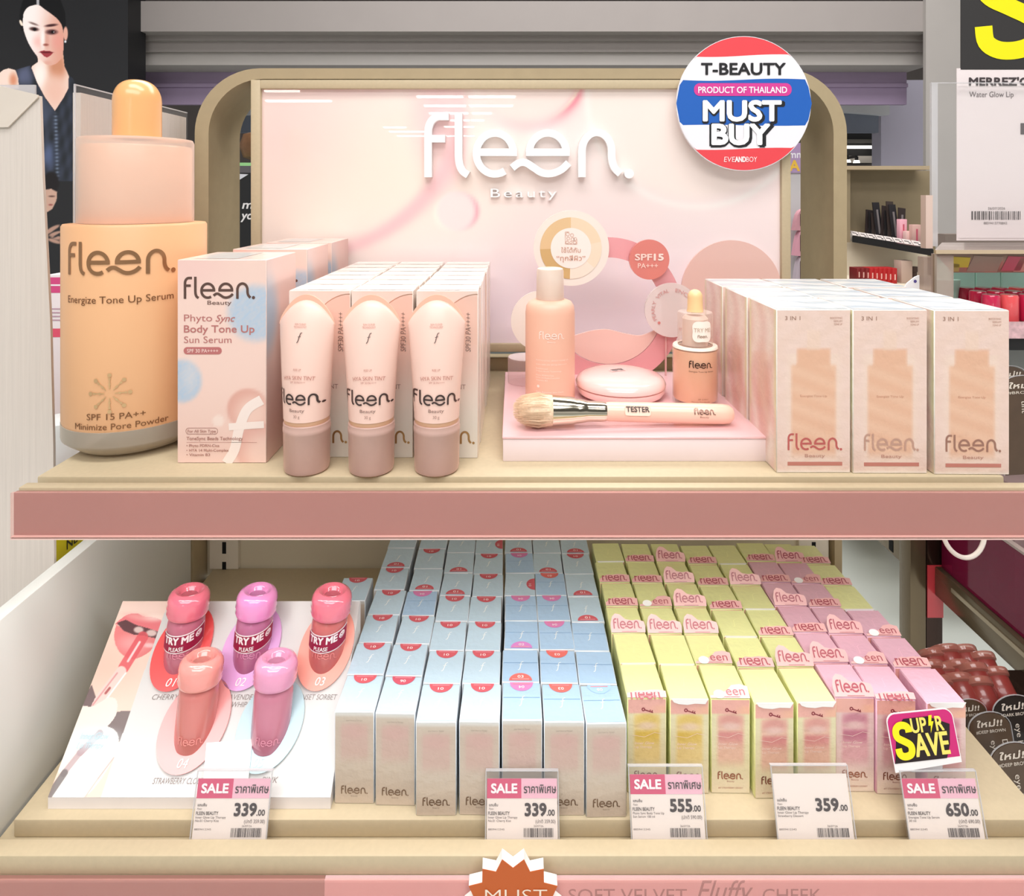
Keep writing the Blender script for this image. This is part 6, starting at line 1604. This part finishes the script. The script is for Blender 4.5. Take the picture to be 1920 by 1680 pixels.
# ---------------------------------------------------------------- khaki counter further back on the right
D = 2.2
KH = M('counter_khaki', (150, 134, 106), 0.55, noise=(20, 0.03)); 
ct = thing('cosmetics_counter', (X(1665, D), D, 0), 'khaki-backed cosmetics counter in the background with a black-edged shelf', 'counter')
b = MB(); b.box(X(1588, D), X(1790, D), D + 0.10, D + 0.13, 0.2, Z(318, D), KH); b.box(X(1570, D), X(1600, D), D + 0.02, D + 0.10, Z(455, D), Z(318, D), KH); b.box(X(1570, D), X(1750, D), D + 0.0, D + 0.13, Z(318, D), Z(311, D), M('counter_trim', (186, 166, 136), 0.5)); b.box(X(1588, D), X(1790, D), 2.34, 2.70, 0.2, 0.6, KH); b.box(X(1600, D), X(1780, D), 2.58, 2.70, 0.0, 0.2, KH); b.build('back', ct)
b = MB(); 
def sh(px, py, d): return P(px, py, d)
a0, a1 = Vector((X(1598, 2.22), 2.22, Z(443, 2.22))), Vector((X(1750, 1.95), 1.95, Z(468, 1.95)))
for (dz0, dz1, mt, off) in ((-0.020, 0.0, DARK, 0.0),):
    vs = [a0 + Vector((0, 0, dz0)), a1 + Vector((0, 0, dz0)), a1 + Vector((0, 0, dz1)), a0 + Vector((0, 0, dz1))]
    back = [v + Vector((0.14, 0.24, 0)) for v in vs]
    b.add(vs + back, [(0, 1, 2, 3), (7, 6, 5, 4), (3, 2, 6, 7), (0, 4, 5, 1), (0, 3, 7, 4), (1, 5, 6, 2)], mt)
b.box(X(1588, 2.28), X(1760, 2.28), 2.28, 2.2999, Z(452, 2.28), Z(437, 2.28), M('counter_white', (226, 216, 204), 0.5))
b.build('shelf', ct)
b = MB(); b.box(X(1586, D), X(1760, D), D + 0.06, D + 0.0999, 0.2, Z(455, D), CREAM); b.build('front_panel', ct)
b = MB(); b.box(X(1570, D), X(1760, D), D - 0.30, D + 0.06, 0.34, Z(527, D - 0.1), CREAM); b.build('lower_step', ct)
for i in range(9):         # shelf labels
    q = (i + 0.5) / 9; c = a0.lerp(a1, q) + Vector((0.0, -0.001, 0.004)); dx = (a1 - a0).normalized()
    f = flat(c, dx, (0, 0.75, 0.66)); b = MB(); w_ = (a1 - a0).length / 9 * 0.46
    b.prism([(-w_, 0), (w_, 0), (w_, 0.022), (-w_, 0.022)], f, 0.001, PAPER, (226, 216, 212)); b.rect(f, -w_ * 0.6, w_ * 0.5, 0.011, 0.015, PAPER, (90, 80, 80), 0.0014); b.rect(f, w_ * 0.2, w_ * 0.75, 0.004, 0.0085, PAPER, (60, 56, 56), 0.0014)
    tag(b.build('shelf_label', None, c), 'small white shelf label, %s along the black-edged counter shelf' % ORD[i], 'label', 'labels on the counter shelf')
pc = [(1632, 424), (1640, 420), (1648, 414), (1656, 410), (1664, 408), (1672, 410), (1680, 408), (1688, 406), (1696, 404)]
for i, (px, py) in enumerate(pc):
    q = (px - 1598) / 152.0; base = a0.lerp(a1, min(1, q)) + Vector((0.03, 0.055, 0.0005)); Dq = base.y
    ht = Z(py - 32 + 8 * (i % 3), Dq) - base.z; c = [(46, 34, 32), (26, 22, 24), (58, 46, 42), (30, 26, 30)][i % 4]
    t = thing('eyeliner_pack', base, 'dark eyeliner pack, %s of the leaning dark packs on the counter' % ORD[i], 'makeup pack', 'dark packs on the counter')
    T = Matrix.Translation(base) @ Matrix.Rotation(math.radians(-12), 4, 'X') @ Matrix.Rotation(math.radians(9 - 3 * (i % 4)), 4, 'Y')
    MB().box(-0.0115, 0.0115, 0, 0.004, 0, ht, PAPER, c, T=T).build('card', t); MB().box(-0.0025, 0.0025, -0.004, -0.0003, ht * 0.15, ht * 0.8, PAPER, (120, 112, 112), T=T).build('pencil', t)
for i, (px, py, w_, h_, c) in enumerate(((1703, 438, 13, 46, (240, 176, 190)), (1717, 440, 18, 26, (238, 196, 190)), (1727, 418, 16, 40, (212, 170, 160)))):
    q = (px - 1598) / 152.0; base = a0.lerp(a1, min(1, q)) + Vector((0.02, 0.045, 0.0005)); kq = base.y / FPX
    b = MB(); b.box(base.x - w_ * kq / 2, base.x + w_ * kq / 2, base.y, base.y + 0.02, base.z, base.z + h_ * kq, PAPER, c, bev=0.001)
    b.box(base.x - w_ * kq * .1, base.x + w_ * kq * .1, base.y - 0.0006, base.y, base.z + h_ * kq * .2, base.z + h_ * kq * .8, PAPER, (200, 90, 110))
    tag(b.build('pink_pack', None, base), ['tall slim pink pack beside the dark packs on the counter', 'short pale pink pack in front on the counter shelf', 'rose pack at the end of the counter by the acrylic post'][i], 'makeup pack')
zs2 = Z(527, D - 0.1)
for i in range(9):
    px = 1611 + 8.4 * i; Dq = 2.1 - 0.008 * i; c = (X(px, Dq), Dq, zs2)
    b = MB(); b.box(c[0] - 0.0068, c[0] + 0.0068, Dq, Dq + 0.05, zs2 + 0.0005, Z(503, Dq), PAPER, (176, 34, 36) if i > 2 else (120, 30, 32), bev=0.001); b.rect(flat((c[0], Dq - 0.0004, zs2)), -0.002, 0.002, 0.012, 0.030, PAPER, (236, 190, 180))
    tag(b.build('red_box', None, c), 'small red box, %s in the row at the foot of the cream counter' % ORD[i], 'box', 'red boxes on the counter foot')
Dq = 2.05
b = MB(); b.box(X(1690, Dq), X(1711, Dq), Dq, Dq + 0.04, zs2 + 0.0005, Z(489, Dq), PAPER, (196, 170, 156), bev=0.001); tag(b.build('beige_box', None, (X(1700, Dq), Dq, zs2)), 'tall beige box beside the row of red boxes', 'box')
b = MB(); b.lathe([(0.0, 0.0005), (0.008, 0.0005), (0.008, 0.034), (0.010, 0.036), (0.010, 0.052), (0, 0.052)], PAPER, (70, 50, 44), c=(X(1718, Dq), Dq + 0.01, zs2), seg=16); tag(b.build('dark_bottle', None, (X(1718, Dq), Dq, zs2)), 'little dark bottle next to the beige box on the counter foot', 'bottle')
Dq = 0.80
b = MB(); pts = [(X(1692, Dq), ZS + 0.0004), (X(1722, Dq), ZS + 0.0004), (X(1722, Dq), Z(516, Dq)), (X(1714, Dq), Z(519, Dq)), (X(1700, Dq), Z(530, Dq)), (X(1693, Dq), Z(540, Dq))]
b.prism(pts, flat((0, Dq, 0)), 0.002, PAPER, (248, 246, 248)); b.spot(flat((0, Dq - 0.0022, 0)), X(1714, Dq), Z(527, Dq), 0.002, PAPER, (90, 80, 150)); tag(b.build('white_leaflet', None, (X(1705, Dq), Dq, ZS)), 'white curved leaflet showing behind the rear three-in-one cartons', 'leaflet')

# sliver between sign and arch on the right
D = 1.7
pp = thing('promo_stand', (X(1495, D), D, 0), 'narrow promotional stand glimpsed between the sign and the arch', 'stand')
b = MB(); b.box(X(1470, D), X(1530, D), D, D + 0.02, Z(324, D), Z(268, D), PAPER, (178, 150, 190)); f = flat((0, D - 0.0004, 0)); b.text('A', f, X(1489.5, D), Z(320, D), 19 * D / FPX, PAPER, (236, 190, 70), lift=0.0004, bold=0.04); b.text('mm', f, X(1493, D), Z(296, D), 13 * D / FPX, PAPER, (240, 236, 244), lift=0.0004, bold=0.03); b.build('header', pp)
b = MB(); b.box(X(1470, D), X(1530, D), D + 0.005, D + 0.02, 0, Z(324, D), PAPER, (206, 202, 204)); b.build('column', pp)
for i, (y0, y1, c) in enumerate(((392, 430, (206, 150, 160)), (430, 476, (222, 160, 176)), (478, 540, (196, 180, 190)))):
    b = MB(); pts = cat_rom([(X(1474, D), Z(y1, D)), (X(1520, D), Z(y1, D)), (X(1522, D), Z((y0 + y1) / 2, D)), (X(1512, D), Z(y0, D)), (X(1484, D), Z(y0 + 3, D)), (X(1474, D), Z(y1, D))], 4)
    b.prism(pts, flat((0, D - 0.03, 0)), 0.02, PAPER, c); b.rect(flat((0, D - 0.0506, 0)), X(1484, D), X(1490, D), Z(y1 - 8, D), Z(y0 + 8, D), PAPER, (80, 50, 60)); tag(b.build('pink_pouch', None, (X(1495, D), D, Z(y1, D))), 'crinkled pink pouch on the promotional stand, %s' % ['topmost', 'second down', 'lowest and greyest'][i], 'pouch', 'pouches on the promotional stand')
# sliver between arch and sign on the left: dark banner with white words
D = 1.9
bn = thing('dark_banner', (X(456, D), D, 0), 'black banner with white slanted words glimpsed beside the sign', 'banner')
b = MB(); b.box(X(400, D), X(520, D), D, D + 0.02, 0.0, Z(308, D), PAPER, (30, 30, 32)); f = flat((0, D - 0.0004, 0)); W_ = (232, 228, 228)
b.box(X(400, D), X(520, D), D - 0.001, D + 0.02, Z(324, D), Z(311, D), PAPER, (92, 88, 92)); b.box(X(400, D), X(520, D), D - 0.001, D + 0.02, Z(311, D), Z(305, D), PAPER, (150, 206, 140))
b.poly([(X(448, D), Z(338, D)), (X(466, D), Z(327, D)), (X(448, D), Z(326, D))], f, PAPER, (214, 214, 222), 0.001)
b.text('for m', f, X(474, D), Z(391, D), 15 * D / FPX, PAPER, W_, w=60 * D / FPX, align='R', lift=0.001, shear=0.2, bold=0.03); b.text('yo', f, X(452, D), Z(411, D), 15 * D / FPX, PAPER, W_, align='L', lift=0.001, shear=0.2, bold=0.03)
b.build('print', bn)
b = MB(); b.lathe([(0.0, 0.0), (0.05, 0.02), (0.062, 0.055), (0.05, 0.09), (0.0, 0.105)], M('brown_hair', (120, 84, 56), 0.5, noise=(40, 0.2)), c=(X(474, D), D + 0.06, Z(306, D)), seg=24); tag(b.build('brown_hair_blob', None, (X(474, D), D + 0.06, Z(306, D))), 'rounded brown hair shape half hidden above the dark banner', 'hair shape')  # stand-in for the brown hair above the black print, a plain rounded blob

# ---------------------------------------------------------------- neighbour shelf in the gap beside the giant bottle
D = 0.95
nb = thing('neighbour_shelf', (X(108, D), D, 0), 'low beige shelf in the gap between the ribbed board and the giant bottle', 'shelf')
zs = Z(830, D)
b = MB(); b.box(-1.0, -0.470, D - 0.16, D + 0.25, zs - 0.02, zs, M('neighbour_beige', (196, 182, 172), 0.5)); b.box(-1.0, -0.47, D - 0.163, D - 0.16, zs - 0.04, zs, M('neighbour_strip', (190, 164, 156), 0.3)); b.build('deck', nb)
b = MB(); b.box(-1.0, -0.9, D - 0.1, D + 0.25, 0, zs - 0.02, BRONZE); b.box(-0.56, -0.48, D - 0.1, D + 0.25, 0, zs - 0.02, BRONZE); b.build('leg', nb)
items = [('pink_carton', 'white carton with a raspberry top edge beside the giant bottle', (X(70, D), X(131, D), D + 0.02, D + 0.10, zs + 0.0005, Z(518, D)), (238, 226, 228)),
         ('khaki_carton', 'khaki box standing behind the white cup', (X(112, .93), X(134, .93), 0.93, 0.96, zs + 0.0005, Z(672, .93)), (156, 146, 116))]
for n_, lb, (x0, x1, y0, y1, z0, z1), c in items:
    b = MB(); b.box(x0, x1, y0, y1, z0, z1, PAPER, c, bev=0.0015); f = flat((0, y0 - 0.0004, 0))
    if n_ == 'pink_carton':
        b.rect(f, x0, x1, Z(549, y0), Z(520, y0), PAPER, (214, 74, 130)); b.rect(f, x0, x1, Z(536, y0), Z(533, y0), PAPER, (250, 240, 244), 0.0003); b.rect(f, x0, x1, Z(632, y0), Z(616, y0), PAPER, (226, 84, 110))
        for q in range(4): b.rect(f, X(98, y0), X(122, y0), Z(580 + 7 * q, y0), Z(578 + 7 * q, y0), PAPER, (190, 150, 168), 0.0003)
    tag(b.build(n_, None, ((x0 + x1) / 2, y0, z0)), lb, 'carton')
c = (X(113, .86), .86, zs + 0.0005)
b = MB(); b.lathe([(0.0, 0.0), (0.026, 0.0), (0.029, 0.004), (0.030, 0.060), (0.0285, 0.066), (0.022, 0.0675), (0.0, 0.068)], M('white_jar', (228, 230, 228), 0.3, coat=0.4), c=c, seg=32); tag(b.build('white_jar', None, c), 'plain white jar beside the foot of the giant bottle', 'jar')
c = (X(106, .90), .90, zs)
b = MB(); b.box(X(88, .80), X(140, .80), 0.80, 0.825, zs + 0.0005, zs + 0.012, PAPER, (236, 216, 220), bev=0.001)
for q in range(3): b.rect(flat((0, 0.7996, 0)), X(100, .80), X(126, .80), zs + 0.003 + 0.003 * q, zs + 0.004 + 0.003 * q, PAPER, (190, 140, 160))
tag(b.build('pink_leaflet_stack', None, (X(108, .80), .80, zs)), 'flat pale pink pack lying at the edge of the low beige shelf', 'pack')
# yellow label rail behind the white side panel
t = thing('yellow_price_strip', (-0.44, 0.66, 0.95), 'bright yellow price strip with black letters behind the white side panel', 'price strip')
f = lambda x, y, h=0.0: Vector((-0.4390 + h, x, y))
b = MB(); yq = [(0.602, CAMZ - 0.352), (0.690, CAMZ - 0.352), (0.690, CAMZ - 0.322), (0.602, CAMZ - 0.322)]
b.prism(yq, f, 0.003, PAPER, (232, 216, 18)); b.rect(f, 0.602, 0.690, CAMZ - 0.322, CAMZ - 0.3195, PAPER, (60, 40, 44), 0.0032)
b.text('MAYBELLINE'[6:], f, 0.650, CAMZ - 0.341, 0.007, PAPER, (40, 36, 20), lift=0.0034, bold=0.02, turn=0) if False else b.text('NE', lambda x, y, h=0.0: f(x, y, h), 0.634, CAMZ - 0.3475, 0.0088, PAPER, (44, 40, 20), lift=0.0034, turn=math.pi / 2 * 0, bold=0.02)
b.text('BLACK', f, 0.664, CAMZ - 0.346, 0.0050, PAPER, (44, 40, 20), lift=0.0034, bold=0.04)
b.build('strip', t)
b = MB(); b.box(-0.446, -0.4392, 0.59, 0.72, CAMZ - 0.360, CAMZ - 0.29, M('strip_holder', (206, 178, 174), 0.35)); b.build('holder', t)
